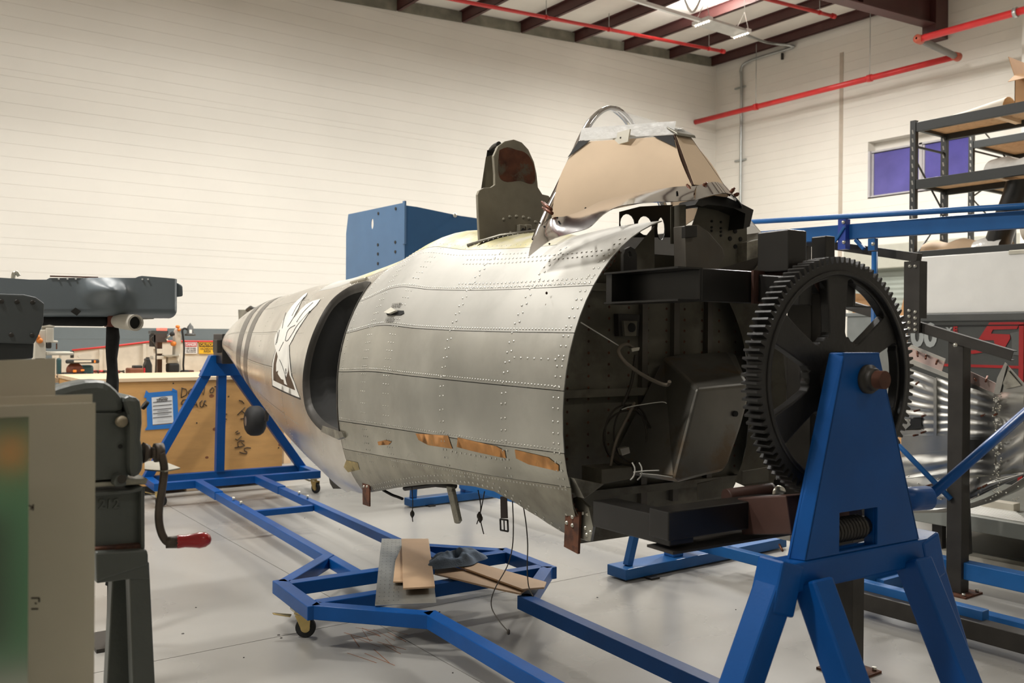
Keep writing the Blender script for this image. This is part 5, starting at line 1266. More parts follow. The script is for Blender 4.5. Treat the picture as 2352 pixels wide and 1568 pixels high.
MB().grid(rows[:11]).build('wrap', 'kraft', t); MB().grid(rows[10:]).build('wrap', 'film_clear', t)
t = thing('air_duct', 'black curved metal duct hanging under the middle shelf', 'duct', (RX+.3, aX(2315,450,RX+.3).y, lv[0]+.02))
yd0, yd1 = aX(2288, 450, RX+.28).y, aX(2345, 450, RX+.28).y; zd0, zd1 = aX(2315, 468, RX+.28).z, aX(2315, 418, RX+.28).z
rows = [[Vector((RX+.28+.16*math.cos(a), yd0+(yd1-yd0)*(.5+.5*math.sin((v-.5)*2.2)), lv[0]+.01+(zd1-lv[0]-.02)*v))+Vector((0, .12*math.sin(a), 0)) for a in np.linspace(0, 2*math.pi, 14)] for v in np.linspace(0, 1, 8)]
MB().grid(rows).build('duct', 'black_steel', t, solid=.004)
MB().lathe((RX+.28, yd1-.05, lv[0]+.18), (0,-1,0), [(0,.05),(0,.13),(.06,.14),(.4,.14)], 20).build('liner', 'foam_white', t)
# low grey platform
t = thing('low_platform', 'low grey steel platform table behind the jig', 'platform', (7.4, 3.5, 0))
MB().box((6.5, 1.2, .27), (8.2, 4.1, .38)).build('deck', M('platform_grey', (.26,.27,.24), .5, var=.08), t, bevel=.006)
MB().box((6.62, 1.3, 0), (6.75, 4.0, .06)).build('base_rail', 'cream', t); MB().box((7.9, 1.3, 0), (8.0, 4.0, .06)).build('base_rail', 'cream', t)
for y in (1.5, 3.6): MB().box((6.66, y, .06), (6.72, y+.08, .27)).build('leg', 'dark_steel', t); MB().box((7.92, y, .06), (7.98, y+.08, .27)).build('leg', 'dark_steel', t)
m = thing('slatted_mat', 'white slatted mat folded on the low platform', 'mat', (6.9, 3.3, .38))
a0 = aX(2195, 1156, 6.62)
for k in range(16): MB().box((6.56+.04*k, a0.y-.55+.03*k, .38), (6.585+.04*k, a0.y+.05, .388)).build('slat', 'white_paint', m)
t = thing('timber_block', 'pale timber block lying on the low platform', 'timber', (7.0, aX(2300,1145,7).y, .38)); c = aX(2298,1142,6.95); MB().box((6.9, c.y-.12, .38), (7.0, c.y+.12, .44)).build('block', 'cream', t, bevel=.004)
t = thing('machine_bed', 'brown and black slide rails lying along the low platform', 'rail', (7.5, 2.6, .38)); 
for x in (7.3, 7.5, 7.7): MB().box((x, 1.6, .38), (x+.06, 3.1, .42)).build('rail', 'rust' if x == 7.5 else 'black_steel', t)
# small bin and cardboard by the roller door
t = thing('storage_bin', 'grey metal bin in front of the roller door', 'bin', (11.0, 6.6, 0)); c0, c1 = aX(1945, 727, 11), aX(2003, 727, 11)
MB().box((11.0, c1.y, 0), (11.6, c0.y, c0.z)).build('body', M('bin_grey', (.20,.215,.21), .4), t, bevel=.01); MB().box((10.98, c1.y-.02, c0.z), (11.62, c0.y+.02, c0.z+.05)).build('lid', 'bin_grey', t, bevel=.01)
t = thing('cardboard_carton', 'brown carton on the grey bin beyond the ring gear', 'box', (11.3, (c0.y+c1.y)/2, c0.z+.05)); MB().box((11.05, c1.y+.1, c0.z+.05), (11.5, c0.y-.05, c0.z+.22)).build('body', 'cardboard', t, bevel=.004)
MB().prism([(11.05, c1.y+.1, c0.z+.22), (11.05, c0.y-.05, c0.z+.22), (10.95, c0.y-.1, c0.z+.32), (10.95, c1.y+.1, c0.z+.30)], (.004,0,0)).build('flap', 'cardboard', t)
q0, q1 = aX(2070, 660, 9.0), aX(2084, 720, 9.0)
t = thing('orange_board', 'orange-brown board leaning beside the white box', 'board', (9.0, q1.y, 0)); MB().prism([(9.0, aX(2080,650,9).y, aX(2080,668,9).z), (9.0, aX(2083,650,9).y, aX(2083,668,9).z), (9.0, aX(2083,720,9).y, 0), (9.0, aX(2064,720,9).y, 0), (9.0, aX(2067,720,9).y, aX(2067,720,9).z)], (.02,0,0)).build('sheet', M('board_orange', (.62,.34,.15), .7), t)
# ================================================================== PLYWOOD CRATE
KY = 9.6
k0, k1 = aY(262, 872, KY), aY(649, 868, KY); kz = k1.z
t = thing('plywood_crate', 'big plywood crate with marker lettering and a blue-taped label', 'crate', (3.0, KY+.5, 0))
KX0, KX1 = 1.75, k1.x
MB().box((KX0, KY, .10), (KX1, KY+.018, kz-.005)).build('front_panel', 'plywood', t)
MB().box((KX1-.018, KY+.018, .10), (KX1, KY+1.25, kz-.005)).build('side_panel', 'plywood', t)
MB().box((KX0, KY+.018, .10), (KX0+.018, KY+1.25, kz-.005)).build('side_panel', 'plywood', t)
MB().box((KX0, KY+1.232, .10), (KX1, KY+1.25, kz-.005)).build('back_panel', 'plywood', t)
MB().box((KX0-.01, KY-.012, kz-.005), (KX1+.01, KY+1.26, kz+.033)).build('lid', 'pine', t, bevel=.003)
for x in (KX0+.1, (KX0+KX1)/2, KX1-.22): MB().box((x, KY+.05, 0), (x+.12, KY+1.2, .10)).build('skid', 'pine', t)
for q in ((398,880),(458,880),(512,882),(452,971),(366,1021),(525,910),(645,1020),(640,1028)):
    c = aY(*q, KY); MB().cyl(c+Vector((0,-.002,0)), c+Vector((0,.004,0)), .008, n=8).build('screw', 'dark_steel', t)
for q, r in (((486,909),.026),((494,985),.026),((475,1050),.018),((643,1021),.02)):
    c = aY(*q, KY); plate(circ(c.x, c.z, r*.7, 14, r), [], (0, KY-.001, 0), (1,0,0), (0,0,1), (0,.001,0)).build('knot', M('knot', (.21,.075,.03), .7, var=.3, scale=30), t)
def pen(pxl, r=.0045):  # marker strokes
    MB().tube([aY(*q, KY-.002) for q in pxl], r, n=5).build('marker_stroke', 'ink', t)
def zk(pts): return [(330+x/7.127, 870+y/7.127) for x, y in pts]
for st in ([(625,140),(612,305)], [(628,150),(690,165),(712,215),(690,265),(612,305)], [(775,165),(740,200),(735,245),(765,270),(805,245),(825,195),(800,165),(775,165)],
           [(900,290),(920,150),(980,260),(1000,120)], [(1125,135),(1085,185),(1090,222),(1130,222),(1155,170),(1125,135)], [(1160,122),(1265,128)], [(1205,125),(1190,230)],
           [(690,335),(640,345),(620,385),(610,410),(680,410),(690,440),(660,480),(625,505)], [(710,340),(815,335)], [(750,340),(728,460)], [(800,470),(850,350),(880,460)], [(815,420),(875,420)], [(960,350),(920,390),(925,450),(955,460)], [(1000,350),(965,460)], [(1020,350),(980,400),(1035,440)],
           [(1365,570),(1320,580),(1275,625),(1310,650),(1360,655)], [(1345,690),(1330,705)], [(1560,350),(1610,360),(1645,405)], [(1660,465),(1535,590)], [(1600,515),(1650,560)], [(1585,655),(1650,640)],
           [(1500,880),(1545,845)], [(1520,900),(1575,880)], [(1600,935),(1540,1000),(1500,980)], [(1650,1015),(1580,1005),(1540,1040),(1545,1105),(1600,1110),(1655,1085),(1600,1040)], [(1490,1125),(1600,1105)], [(1755,1130),(1690,1120),(1645,1140),(1650,1175),(1690,1190),(1690,1220),(1640,1220),(1570,1195)]):
    pen(zk(st))
def zq(pts, y): return [aY(*q, y) for q in zk(pts)]
for st in ([(40,230),(545,185),(548,260),(42,310)], [(42,240),(130,230),(148,800),(60,810)], [(470,190),(548,190),(572,760),(490,770)], [(18,838),(60,770),(620,715),(575,790),(550,835),(490,805)], [(40,185),(80,220),(40,310),(2,305)], [(470,150),(545,190),(545,215),(462,200)]):
    tk = globals().get('tk', 0)+1; MB().prism(zq(st, KY-.003-.0004*tk), (0,.001,0)).build('tape_strip', 'tape_blue', t)
lb = MB().prism(zq([(130,305),(470,275),(488,715),(148,748)], KY-.005), (0,.001,0)).build('label_sheet', 'paper', t)
rt = (aY(*zk([(470,275)])[0], KY)-aY(*zk([(130,305)])[0], KY))
text('TFWW', 'ink', aY(*zk([(300,345)])[0], KY-.0085), rt, (0,0,1), .026, lb, 'lettering', .0008, fit=.115, bold=.001)
MB().tube(zq([(250,318),(300,300),(350,298),(390,312)], KY-.0085), .0025, n=5).build('logo_arc', 'ink', lb)
for y in (365, 425, 487, 549, 618):
    MB().prism(zq([(152,y+14),(460,y-14),(460,y-4),(152,y+24)], KY-.0080), (0,.0006,0)).build('label_bar', 'ink', lb)
for y, w in ((520,90),(580,90),(670,50),(690,110)):
    MB().prism(zq([(225,y+5),(225+2*w,y-10),(225+2*w,y-2 if y < 600 else y-8),(225,y+13 if y < 600 else y+7)], KY-.0080), (0,.0006,0)).build('label_line', M('print_grey', (.22,.22,.22), .8), lb)
# ================================================================== BENCH AND TOOLS BEHIND THE CRATE
BY_ = 11.0; bz = aY(400, 863, BY_).z
t = thing('work_bench', 'wooden work bench along the grey wall behind the crate', 'bench', (2.2, BY_+.5, 0))
MB().box((.0, BY_-.02, bz-.05), (4.6, BY_+1.0, bz)).build('top', 'osb', t)
for x in (.1, 2.2, 4.4):
    for y in (BY_+.05, BY_+.85): MB().box((x, y, 0), (x+.09, y+.09, bz-.05)).build('leg', 'pine', t)
def bx(t, name, mat, r, y, dy, bevel=.004, par=None):
    a, b = aY(r[0], r[3], y), aY(r[2], r[1], y); return MB().box((a.x, y, a.z), (b.x, y+dy, b.z)).build(name, mat, par or t, bevel=bevel)
def seat(t_, z): pass
# white sloped panel with red edge
SY = 11.9
t = thing('sloped_back_panel', 'cream steel panel with a sloping red top edge behind the bench', 'panel', (3, SY, bz))
tp = [(120,815),(165,806),(280,794),(345,786),(400,785),(560,786)]
pts = [aY(*q, SY) for q in tp]; bot = [Vector((pts[-1].x, SY, bz)), Vector((pts[0].x, SY, bz))]
MB().prism(pts+bot, (0,.03,0)).build('sheet', 'cream', t)
MB().tube([p+Vector((0,-.01,.010)) for p in pts[1:]], .011, n=8).build('red_edge', 'red_pipe', t)
for px_ in (232, 332): bx(t, 'rib', 'cream', (px_-4, 790 if px_ > 300 else 803, px_+4, 862), SY-.03, .03)
for k, (r, lab) in enumerate((((425,786,453,812), 0), ((457,786,495,812), 1))):
    nm = 'danger_sign' if k == 0 else 'caution_sign'
    s = thing(nm, 'white sign with red DANGER heading on the cream panel' if k == 0 else 'yellow CAUTION HAZARDOUS AREA sign on the cream panel', 'sign', tuple(aY((r[0]+r[2])/2, r[3], SY-.02)), 'safety signs behind the bench')
    bx(s, 'board', 'paper' if k == 0 else 'sign_yellow', r, SY-.02, .012, 0)
    hd = (r[0]+1, r[1]+1, r[2]-1, r[1]+10); bx(s, 'heading', 'sign_red' if k == 0 else 'ink', hd, SY-.023, .004, 0)
    cc = aY((r[0]+r[2])/2, r[1]+5.5, SY-.025); w = aY(r[2], r[1], SY).x-aY(r[0], r[1], SY).x
    text('DANGER' if k == 0 else 'CAUTION', 'paper' if k == 0 else 'sign_yellow', cc, (1,0,0), (0,0,1), .036, s, 'lettering', .001, fit=w*.84, bold=.001)
    lines = ('KEEP FINGERS', 'OUT OF MACHINE', 'WHILE IN MOTION') if k == 0 else ('HAZARDOUS', 'AREA')
    for i, ln in enumerate(lines):
        yy = r[1]+(14+4.2*i if k == 0 else 15+6*i); text(ln, 'ink', aY((r[0]+r[2])/2, yy, SY-.021), (1,0,0), (0,0,1), .018 if k == 0 else .032, s, 'lettering', .001, fit=w*(.82 if k == 0 or i == 0 else .45), bold=.0006)
TY = 11.15
def bt(name, label, cat, px_): return thing(name, label, cat, (aY(px_, 860, TY).x, TY+.1, bz))
def rz(r): return (r[0], r[1], r[2], r[3])
def onb(t, name, mat, r, y=TY, dy=.15, bevel=.004, floor=False):
    a, b = aY(r[0], r[3], y), aY(r[2], r[1], y); z0 = bz if floor else a.z
    return MB().box((a.x, y, z0), (b.x, y+dy, b.z)).build(name, mat, t, bevel=bevel)
t = bt('drill_press', 'bench drill press with dark head and red lit top', 'drill press', 367)
onb(t, 'base', 'dark_steel', (345,856,390,862), floor=True); onb(t, 'column', M('column_brown', (.14,.07,.045), .5), (362,785,373,860), TY+.1, .09, floor=True)
onb(t, 'head', M('head_dark', (.06,.045,.04), .5), (353,765,384,786)); onb(t, 'motor', 'black_rubber', (350,768,358,796)); onb(t, 'head_cap', 'chest_dark', (348,759,387,766)); onb(t, 'top_light', 'lit_red', (367,753,384,759))
onb(t, 'chuck', 'cream', (360,801,376,812)); onb(t, 'table', 'cream', (352,817,382,825))
MB().tube(spline([aY(*q, TY) for q in ((352,772),(346,780),(358,800),(357,856))], 4), .008, n=6).build('power_cord', 'cable', t)
for q in ((385,781),(394,768)): MB().cyl(aY(380,778,TY), aY(*q, TY-.05), .008, n=8).build('feed_handle', 'zinc', t)
MB().lathe(aY(395,767,TY-.05), (1,0,.6), [(-.03,0),(-.02,.022),(.02,.03),(.035,0)], 10).build('handle_knob', 'black_rubber', t)
t = bt('band_saw', 'cream band saw with orange knobs on the bench', 'saw', 405)
MB().prism([aY(*q, TY+.05) for q in ((400,862),(402,800),(403,770),(406,756),(413,752),(417,770),(416,800),(418,862))], (0,.12,0)).build('frame', 'cream', t, bevel=.01)
onb(t, 'table', 'zinc', (378,815,412,819), TY-.05, .3); onb(t, 'motor', 'black_rubber', (388,834,413,856), TY-.02, .16, .02); onb(t, 'guide_arm', 'cream', (386,820,406,834), TY, .1)
for q, r in (((400,789),.03),((410,750),.02),((413,757),.018)): MB().lathe(aY(*q, TY+.0), (0,1,0), [(0,0),(.01,r),(.06,r),(.07,0)], 14).build('knob', 'orange_plain', t)
onb(t, 'base', 'cream', (386,856,420,862), TY, .2, floor=True)
MB().prism([aY(*q, TY-.02) for q in ((407,826),(412,812),(414,814),(411,832))], (0,.004,0)).build('hang_tag', 'paper_tag', t)
t = bt('bench_lamp', 'black gooseneck bench lamp beside the band saw', 'lamp', 424)
MB().tube(spline([aY(*q, TY) for q in ((424,860),(421,840),(423,800),(420,770),(419,758),(425,754),(434,759))], 5), .012, n=8).build('gooseneck', 'black_rubber', t)
MB().lathe(aY(437,752,TY), (0,0,-1), [(-.06,0),(-.04,.012),(-.01,.035),(.07,.045),(.075,.065),(.10,.065),(.10,0)], 16).build('shade', 'chest_dark', t)
onb(t, 'shade_label', 'paper', (435,757,441,765), TY-.055, .005, 0); onb(t, 'base', 'black_rubber', (416,850,440,862), TY, .15, .02, floor=True)
t = bt('black_jug', 'black plastic jug standing on the bench', 'jug', 341)
MB().prism([aY(*q, TY) for q in ((334,863),(334,838),(337,830),(336,824),(344,822),(347,830),(350,838),(350,863))], (0,.13,0)).build('bottle', 'tool_black', t, bevel=.012); onb(t, 'cap', 'dark_steel', (337,820,344,824), TY+.04, .05)
t = bt('tool_bag', 'brown leather tool box with dark tools on top', 'tool box', 315)
onb(t, 'box', M('bag_brown', (.20,.07,.035), .7, var=.2), (297,845,331,862), TY, .2, .015, floor=True); onb(t, 'red_end', 'sign_red', (330,845,334,862), TY, .2, floor=True); onb(t, 'tools', 'tool_black', (308,839,328,846), TY+.02, .12, .01)
t = thing('cable_tangle', 'tangle of red and black cables on the bench', 'cables', tuple(aY(240,860,TY)))
rr = random.Random(9)
for k in range(7):
    c = [aY(210+k*11+rr.uniform(-8,8), 858-rr.uniform(0,8), TY+rr.uniform(0,.2)) for _ in range(2)]; pts_ = [aY(212+k*10+14*math.cos(a*1.3+k), 856-5*abs(math.sin(a+k)), TY+.1+.08*math.sin(a)) for a in np.linspace(0, 5, 12)]
    MB().tube(pts_, .008, n=6).build('cable', 'red_pipe' if k % 2 else 'cable', t)
for i, px_ in enumerate((440, 512, 470)):
    t = thing('bench_block', 'small dark clamp block on the bench '+('beside the gooseneck lamp', 'next to the blue tail frame', 'under the yellow sign')[i], 'clamp', tuple(aY(px_, 862, TY)), 'clamp blocks on the bench'); onb(t, 'block', M('clamp_dark', (.07,.02,.02), .5), (px_-6, 850, px_+6, 862), TY, .1, .006, floor=True)
t = bt('chain_saw', 'dark cordless saw with orange details lying on the bench', 'saw', 190)
onb(t, 'bar', 'tool_black', (152,825,229,835), TY-.3, .06, .015); onb(t, 'body', 'tool_black', (146,855,202,870), TY-.3, .2, .02); onb(t, 'badge', 'cream', (170,827,210,832), TY-.305, .006, 0); onb(t, 'orange_tip', 'orange_plain', (216,827,220,833), TY-.306, .006, 0)
c = aY(172, 850, TY-.25); MB().lathe(c, (0,1,0), [(0,0),(0,.085),(.03,.085),(.03,0)], 20).build('blade_guard', M('guard_brown', (.20,.06,.03), .5), t)
onb(t, 'motor', 'teal_tool', (186,838,216,864), TY-.25, .15, .03); onb(t, 'rear_handle', 'teal_tool', (132,822,142,862), TY-.25, .1, .02)
for r in ((145,865,158,873), (168,849,176,855), (186,848,194,852)): onb(t, 'orange_part', 'orange_plain', r, TY-.31, .03, .004)
onb(t, 'stand', 'dark_steel', (140,862,215,880), TY-.28, .3, .01)
t = bt('belt_sander', 'cream disc and dark arm of a bench sander by the panel', 'sander', 190); c = aY(195, 818, TY+.3); plate(circ(c.x, c.z, .03, 16, .075), [], (0, TY+.3, 0), (1,0,0), (0,0,1), (0,.03,0)).build('disc', 'cream', t)
onb(t, 'arm', 'dark_steel', (163,805,170,822), TY+.3, .05); onb(t, 'post', 'cream', (140,808,160,862), TY+.3, .15, .01, floor=True)
# cream wheeling machine with orange knobs
MY = 8.0
t = thing('wheeling_machine', 'tall cream sheet-metal machine with orange knobs behind the dark fairing', 'machine', tuple(Vector((aY(95,800,MY).x, MY, 0))))
def mm(name, mat, r, dy=.2, y=MY, z0=None, bevel=.01):
    a, b = aY(r[0], r[3], y), aY(r[2], r[1], y); return MB().box((a.x, y, a.z if z0 is None else z0), (b.x, y+dy, b.z)).build(name, mat, t, bevel=bevel)
MB().prism([aY(*q, MY) for q in ((78,830),(80,775),(90,758),(106,756),(106,820),(104,830))], (0,.12,0)).build('frame', 'cream', t, bevel=.008)
mm('column', 'cream', (78,820,106,830), .12, z0=0); mm('top_bar', 'cream', (92,744,126,752)); mm('yoke', 'cream', (104,752,124,786)); mm('spindle', 'dark_steel', (107,786,119,800), .06); mm('lower_bar', 'cream', (104,782,134,787)); mm('cap', 'cream', (104,738,120,746)); mm('cap', 'cream', (90,740,100,747))
for q in ((86,774),(92,782)): MB().lathe(aY(*q, MY-.03), (0,1,0), [(0,0),(.005,.022),(.04,.022),(.045,0)], 12).build('knob', 'orange_plain', t)
mm('table', 'cream', (106,808,170,816), .3); mm('rod', 'rust', (129,788,132,802), .02)
# ================================================================== GREY COWL ON PADDED STAND, DARK FAIRING
GYc = 5.0
t = thing('grey_cowl', 'smooth grey-painted cowling with a bulged blister resting on a padded stand', 'cowling', tuple(aY(210, 738, GYc)))
ux = np.linspace(0, 1, 64); rows = []
def top_y(px_):
    for a, b, ya, yb in ((-80,70,632,642),(70,107,642,642),(107,109,642,633),(109,312,638,638),(312,322,638,633),(322,416,633,641),(416,430,641,641)):
        if a <= px_ <= b: return ya+(yb-ya)*(px_-a)/max(b-a,1)
    return 640
for u in ux:
    px_ = -60+u*477; ty = top_y(px_); row = []
    for k in range(25):
        v = k/24; 
        if v < .8: py_ = ty+(712-ty)*(v/.8); dy = 0.0
        else:
            a = (v-.8)/.2*math.pi/2; py_ = 712+18*math.sin(a); dy = .16*(1-math.cos(a))
        e = max(0, (px_-396)/21); dy += .10*e**3
        b = math.exp(-(((px_-240-.25*(py_-665))/38)**2)-(((py_-668)/24)**2)); asym = 1/(1+math.exp(-(px_-188)/6))
        dy -= .15*b*asym
        row.append(aY(px_, py_, GYc)+Vector((0, dy, 0)))
    rows.append(row)
MB().grid(rows).build('shell', 'cowl_grey', t, solid=.006)
bk_ = [[aY(px_, 640 if i == 0 else 728, GYc)+Vector((0, .45+(.0 if i else .0), 0)) for i in (0, 1)] for px_ in (-60, 405)]
MB().grid([[rows[i][-1], rows[i][-1]+Vector((0,.3,0))] for i in range(0, 60, 3)]).build('underside', 'foam_white', t, solid=.004)
c = aY(173, 716, GYc-.004); MB().prism([c+Vector((x*.011, 0, z_*.011)) for x, z_ in ((-2,0),(0,2),(2.4,.3),(.6,-1.8))], (0,-.004,0)).build('drain_plate', 'black_steel', t)
for px_ in (135, 155, 174, 194, 214, 327, 340): MB().cyl(aY(px_, 640 if px_ < 300 else 641, GYc-.008), aY(px_, 640 if px_ < 300 else 641, GYc+.004), .005, n=8).build('rivet_hole', 'paper', t)
MB().bar(aY(115,634,GYc), aY(225,637,GYc), .012, .006).build('edge_strip', 'rust', t)
a0 = aY(421, 655, GYc+.06); MB().prism([aY(*q, GYc+.07) for q in ((406,648),(420,656),(421,680),(406,682))], (0,.06,0)).build('end_lug', 'cowl_grey', t, bevel=.008)
MB().tube(spline([aY(30,640,GYc+.1), aY(32,628,GYc+.1), aY(38,626,GYc+.1), aY(44,634,GYc+.1)], 4), .010, n=8).build('lifting_ring', 'zinc', t)
ph = aY(100, 734, GYc+.05).z
t = thing('padded_stand', 'tee stand wrapped in black foam carrying the grey cowling', 'stand', (aY(263,760,GYc+.05).x, GYc+.05, 0))
xa, xb, xv = aY(90,734,GYc+.05).x, aY(252,734,GYc+.05).x, aY(263,760,GYc+.05).x
n_ = 30; MB().tube([(xa-.5+(xb-xa+.5)*k/n_, GYc+.10, ph) for k in range(n_+1)], .03, n=14, rs=[.031-.006*(abs((k % 10)-5) > 4) for k in range(n_+1)]).build('arm_padding', 'foam_black', t)
MB().tube([(xv+.003*math.sin(k*1.7), GYc+.10, ph-.03-(ph-.35)*k/24) for k in range(25)], .03, n=14, rs=[.030+.004*math.sin(k*1.3) for k in range(25)]).build('post_padding', 'foam_black', t)
MB().cyl((xv, GYc+.1, 0), (xv, GYc+.1, .4), .02, n=10).build('post', 'dark_steel', t); MB().box((xv-.09, GYc+.0, 0), (xv+.09, GYc+.3, .02)).build('foot', 'dark_steel', t)
MB().box((xv-.03, GYc+.05, ph-.032), (xv+.012, GYc+.15, ph+.028)).build('tee_joint', M('tee_red', (.17,.045,.03), .6), t)
f0, f1 = Vector((xv+.01, GYc+.08, ph)), aY(312, 741, GYc-.12)
MB().tube([lerp(f0, f1, k/8) for k in range(9)], .045, n=18, cap=False, rs=[.034,.036,.037,.039,.04,.041,.041,.042,.043]).build('arm_sleeve', 'foam_white', t, solid=.010)
d = (f1-f0).normalized(); MB().cyl(f1-d*.05, f1-d*.02, .036, n=16).build('sleeve_core', 'dark_inside', t)
DY = 4.2
t = thing('dark_fairing', 'dark grey riveted fairing panel on a tapered stand by the cowling', 'fairing', tuple(Vector((aY(40,800,DY).x, DY, 0))))
pl = [(-60,672),(55,676),(82,682),(102,696),(100,740),(88,772),(78,790),(-60,786)]
MB().prism([aY(*q, DY) for q in pl], (0,.03,0)).build('panel', 'fairing_dark', t, bevel=.006)
MB().prism([aY(*q, DY+.03) for q in ((-60,786),(78,788),(76,822),(-60,845))], (0,.06,0)).build('lower_panel', M('fairing_black', (.035,.04,.042), .5), t, bevel=.004)
MB().box((aY(-50,800,DY).x, DY+.04, 0), (aY(40,800,DY).x, DY+.12, aY(0,800,DY).z)).build('stand_post', 'dark_steel', t)
for q in ((3,692),(39,693),(75,694),(26,769),(74,770)): MB().lathe(aY(*q, DY-.001), (0,-1,0), [(0,.010),(.002,.010),(.003,.006),(.003,0)], 12).build('rivet', 'dark_steel', t)
# ================================================================== FOREGROUND SHEETS
def sheet(pxr, pyt, y, name, mat, label, left=-.75, slope=0.0, th=.002, bend=None):
    r = aY(pxr, pyt, y); zl_ = r.z-slope
    t = thing(name, label, 'metal sheet', (r.x-.4, y, 0), 'metal sheets standing in the foreground')
    rows = []
    for k in range(13):
        u = k/12; x = left+(r.x-left)*u; zt2 = zl_+(r.z-zl_)*u
        rows.append([Vector((x, y+(bend(u, v) if bend else 0), zt2*v)) for v in np.linspace(0, 1, 13)])
    MB().grid(rows).build('sheet', mat, t, solid=th); return t, r
t1, r1_ = sheet(218, 924, 1.80, 'aluminium_sheet', 'sheet_alu', 'dull aluminium sheet with marker ticks, widest of the standing sheets', bend=lambda u, v: .006*math.sin(3*v+2*u)*u*(v > .02))
sheet(127, 822, 2.02, 'aluminium_sheet', 'sheet_alu', 'tallest dull aluminium sheet, standing behind the marked one', slope=.04)
sheet(212, 905, 1.92, 'aluminium_sheet', 'sheet_alu', 'aluminium sheet of which only a top edge strip shows')
t0_, r0_ = sheet(66, 956, 1.66, 'mirror_sheet', 'sheet_mirror', 'polished aluminium sheet reflecting green, foremost of the standing sheets')
for st in ([(66,1160),(78,1166)], [(70,1170),(78,1158)], [(76,1158),(76,1172)]): MB().tube([aY(*q, 1.795) for q in st], .0012, n=5).build('marker_stroke', 'ink', t1)
for st in ([(72,1373),(91,1373)], [(90,1373),(90,1382)], [(80,1384),(84,1386)], [(72,1398),(88,1398)]): MB().tube([aY(*q, 1.795) for q in st], .0014, n=5).build('marker_stroke', 'ink', t1)
# green machine opposite the polished sheet (seen in its reflection)
t = thing('green_machine', 'green workshop machine with an orange panel facing the standing metal sheets', 'machine', (.65, -1.9, 0))
MB().box((.1, -2.3, 0), (1.2, -1.65, 1.2)).build('body', 'green_machine', t, bevel=.03); MB().box((.53, -1.66, 1.0), (.645, -1.63, 1.14)).build('orange_panel', 'orange_plain', t)
MB().box((.3, -2.2, 1.2), (.9, -1.75, 1.55)).build('head', 'dark_steel', t, bevel=.04); MB().box((.42, -1.66, .15), (.58, -1.62, .78)).build('dark_panel', 'dark_steel', t)
# ================================================================== BEADING MACHINE
QY = 2.62
t = thing('beading_machine', 'grey cast-iron hand-cranked beading machine on an iron stand with red handle', 'machine', (aY(270,1300,QY).x, QY+.1, 0))
def zb_(pts): return [(130+x/3.563, 860+y/3.563) for x, y in pts]
def qp(name, mat, pl, y=QY, dy=.16, bevel=.006, raw=False): return MB().prism([aY(*q, y) for q in (pl if raw else zb_(pl))], (0,dy,0)).build(name, mat, t, bevel=bevel)
G = 'machine_grey'
qp('upper_arm', G, [(-120,300),(-120,150),(0,110),(120,75),(240,52),(340,48),(400,55),(450,85),(500,130),(540,180),(560,230),(565,310),(300,310)], QY, .12, .02)
qp('housing', G, [(180,300),(570,300),(600,330),(600,760),(585,850),(180,880)], QY+.015, .17, .012)
qp('gear_cover', G, [(545,185),(600,170),(660,180),(690,215),(705,300),(708,400),(700,470),(695,540),(710,600),(718,690),(710,770),(690,830),(600,850),(590,760),(590,560),(590,330)], QY-.02, .20, .03)
qp('rim_strip', M('worn_cream', (.42,.40,.32), .6, var=.2, scale=20), [(300,885),(480,875),(600,852),(750,850),(735,900),(600,905),(300,925)], QY+.02, .15, .004)
qp('hinge_lug', G, [(480,920),(480,850),(500,825),(530,815),(560,825),(572,860),(572,910)], QY-.03, .06, .008)
MB().cyl(aY(*zb_([(535,855)])[0], QY-.035), aY(*zb_([(535,855)])[0], QY), .012, n=12).build('hinge_pin', 'dark_steel', t)
c = aY(*zb_([(535,385)])[0], QY-.01); MB().lathe(c, (0,-1,0), [(-.01,.016),(.0,.016),(.008,.014),(.012,.008),(.012,0)], 16).build('adjuster', M('adj_cream', (.30,.25,.17), .6, var=.3, scale=30), t)
for q in ((522,587),(515,300)): MB().cyl(aY(*zb_([q])[0], QY+.010), aY(*zb_([q])[0], QY+.02), .006, n=8).build('oil_hole', 'dark_inside', t)
qp('pedestal', G, [(280,960),(600,940),(715,915),(722,1410),(300,1450)], QY+.03, .16, .006)
pr_ = qp('pedestal_edge', G, [(690,950),(722,920),(724,1430),(692,1430)], QY+.0, .2, .004)
qp('pedestal_edge', G, [(280,965),(600,945),(715,915),(715,950),(600,975),(280,1000)], QY+.0, .2, .004)
qp('pedestal_foot', 'rust', [(300,1420),(700,1385),(722,1400),(722,1445),(300,1480)], QY+.005, .19, .004)
text('212', G, aY(*zb_([(430,1060)])[0], QY+.028), (1,0,-.06), (0,0,1), .026, t, 'cast_lettering', .006, bold=.0008)
qp('stand_top', G, [(220,1268),(338,1262),(341,1275),(341,1298),(222,1336)], QY-.02, .26, .006, raw=True)
qp('apron', G, [(222,1290),(341,1288),(345,1330),(300,1330),(222,1340)], QY-.015, .03, .004, raw=True)
qp('leg', G, [(297,1325),(343,1290),(358,1600),(372,2080),(330,2080),(306,1600)], QY-.01, .05, .004, raw=True)
qp('leg', G, [(258,1325),(300,1325),(304,1450),(290,2080),(240,2080),(246,1568)], QY+.10, .05, .004, raw=True)
qp('leg', G, [(60,1330),(110,1330),(95,2080),(50,2080)], QY-.01, .05, .004, raw=True)
sh = [aY(*q, QY+.02) for q in zb_([(705,640),(760,640),(800,640),(870,635)])]
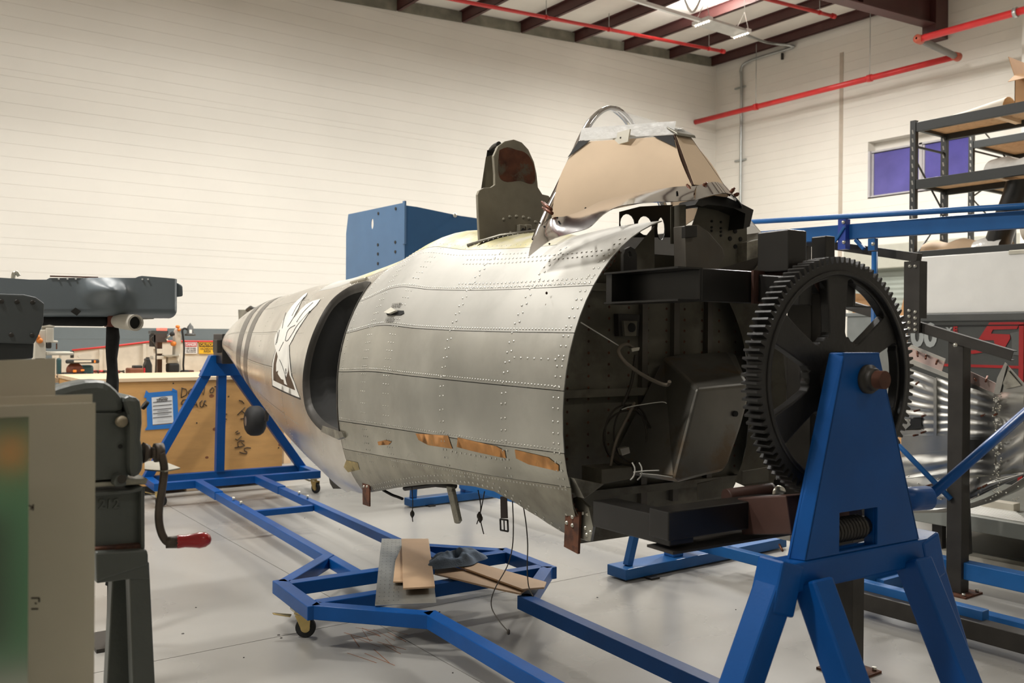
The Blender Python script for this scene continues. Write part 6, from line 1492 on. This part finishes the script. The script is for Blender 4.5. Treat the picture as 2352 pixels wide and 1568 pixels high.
MB().cyl(sh[0], sh[1], .03, .022, n=14).build('crank_boss', 'crank_steel', t); MB().cyl(sh[1], sh[3], .016, n=12).build('crank_shaft', 'crank_steel', t); MB().cyl(sh[2], sh[3], .027, n=14).build('crank_eye', 'crank_steel', t)
MB().tube(spline([aY(*q, QY+.0) for q in zb_([(855,640),(875,720),(880,800),(862,950),(840,1080),(838,1200),(860,1300),(900,1365),(940,1370)])], 5), .011, n=10).build('crank_arm', 'crank_steel', t)
h0, h1 = aY(*zb_([(895,1375)])[0], QY), aY(487, 1238, QY-.02)
d = (h1-h0); Lh = d.length; MB().lathe(h0, d, [(0,0),(0,.016),(.03,.018),(.03,.014)], 12).build('handle_ferrule', 'crank_steel', t)
MB().lathe(h0, d, [(.026,.0),(.026,.017),(.034,.019),(.05,.0175),(.08,.021),(Lh-.035,.0235),(Lh-.018,.021),(Lh-.006,.013),(Lh,0)], 18).build('handle', 'handle_red', t)
hp_ = [(332,1062),(372,1060),(414,1077),(378,1084),(332,1080)]
o = MB().prism([hz(*q, 1.265) for q in hp_], (0,0,.004)).build('guide_plate', 'zinc', t)
MB().cyl(aY(336,932,QY+.1), aY(330,928,QY+.1), .014, n=10).build('plug', 'black_rubber', t)

# ================================================================== scuffs and crumbs on the floor
rr = random.Random(11); sm = M('scuff', (.33,.15,.08), .7, var=.3, scale=40)
for k in range(16):
    x0, y0 = rr.uniform(790, 960), rr.uniform(1440, 1500); a = hz(x0, y0, .0008); b = hz(x0+rr.uniform(15, 70), y0+rr.uniform(5, 32), .0008); w = rr.uniform(.0012, .0035)
    n = Vector((-(b-a).y, (b-a).x, 0)).normalized()*w; MB().prism([a-n*.3, b-n, b+n*.5, a+n], (0,0,.0006)).build('scuff_mark', sm, fl)
for q in ((640,1458),(646,1465),(700,1190),(1010,1405),(1040,1545),(450,1395),(880,1330),(1372,1372),(1690,1400),(420,1455),(560,1510),(780,1215)):
    c = hz(*q, 0); MB().dome(c, (0,0,1), rr.uniform(.004,.009), .004, 6).build('crumb', 'dark_steel', fl)
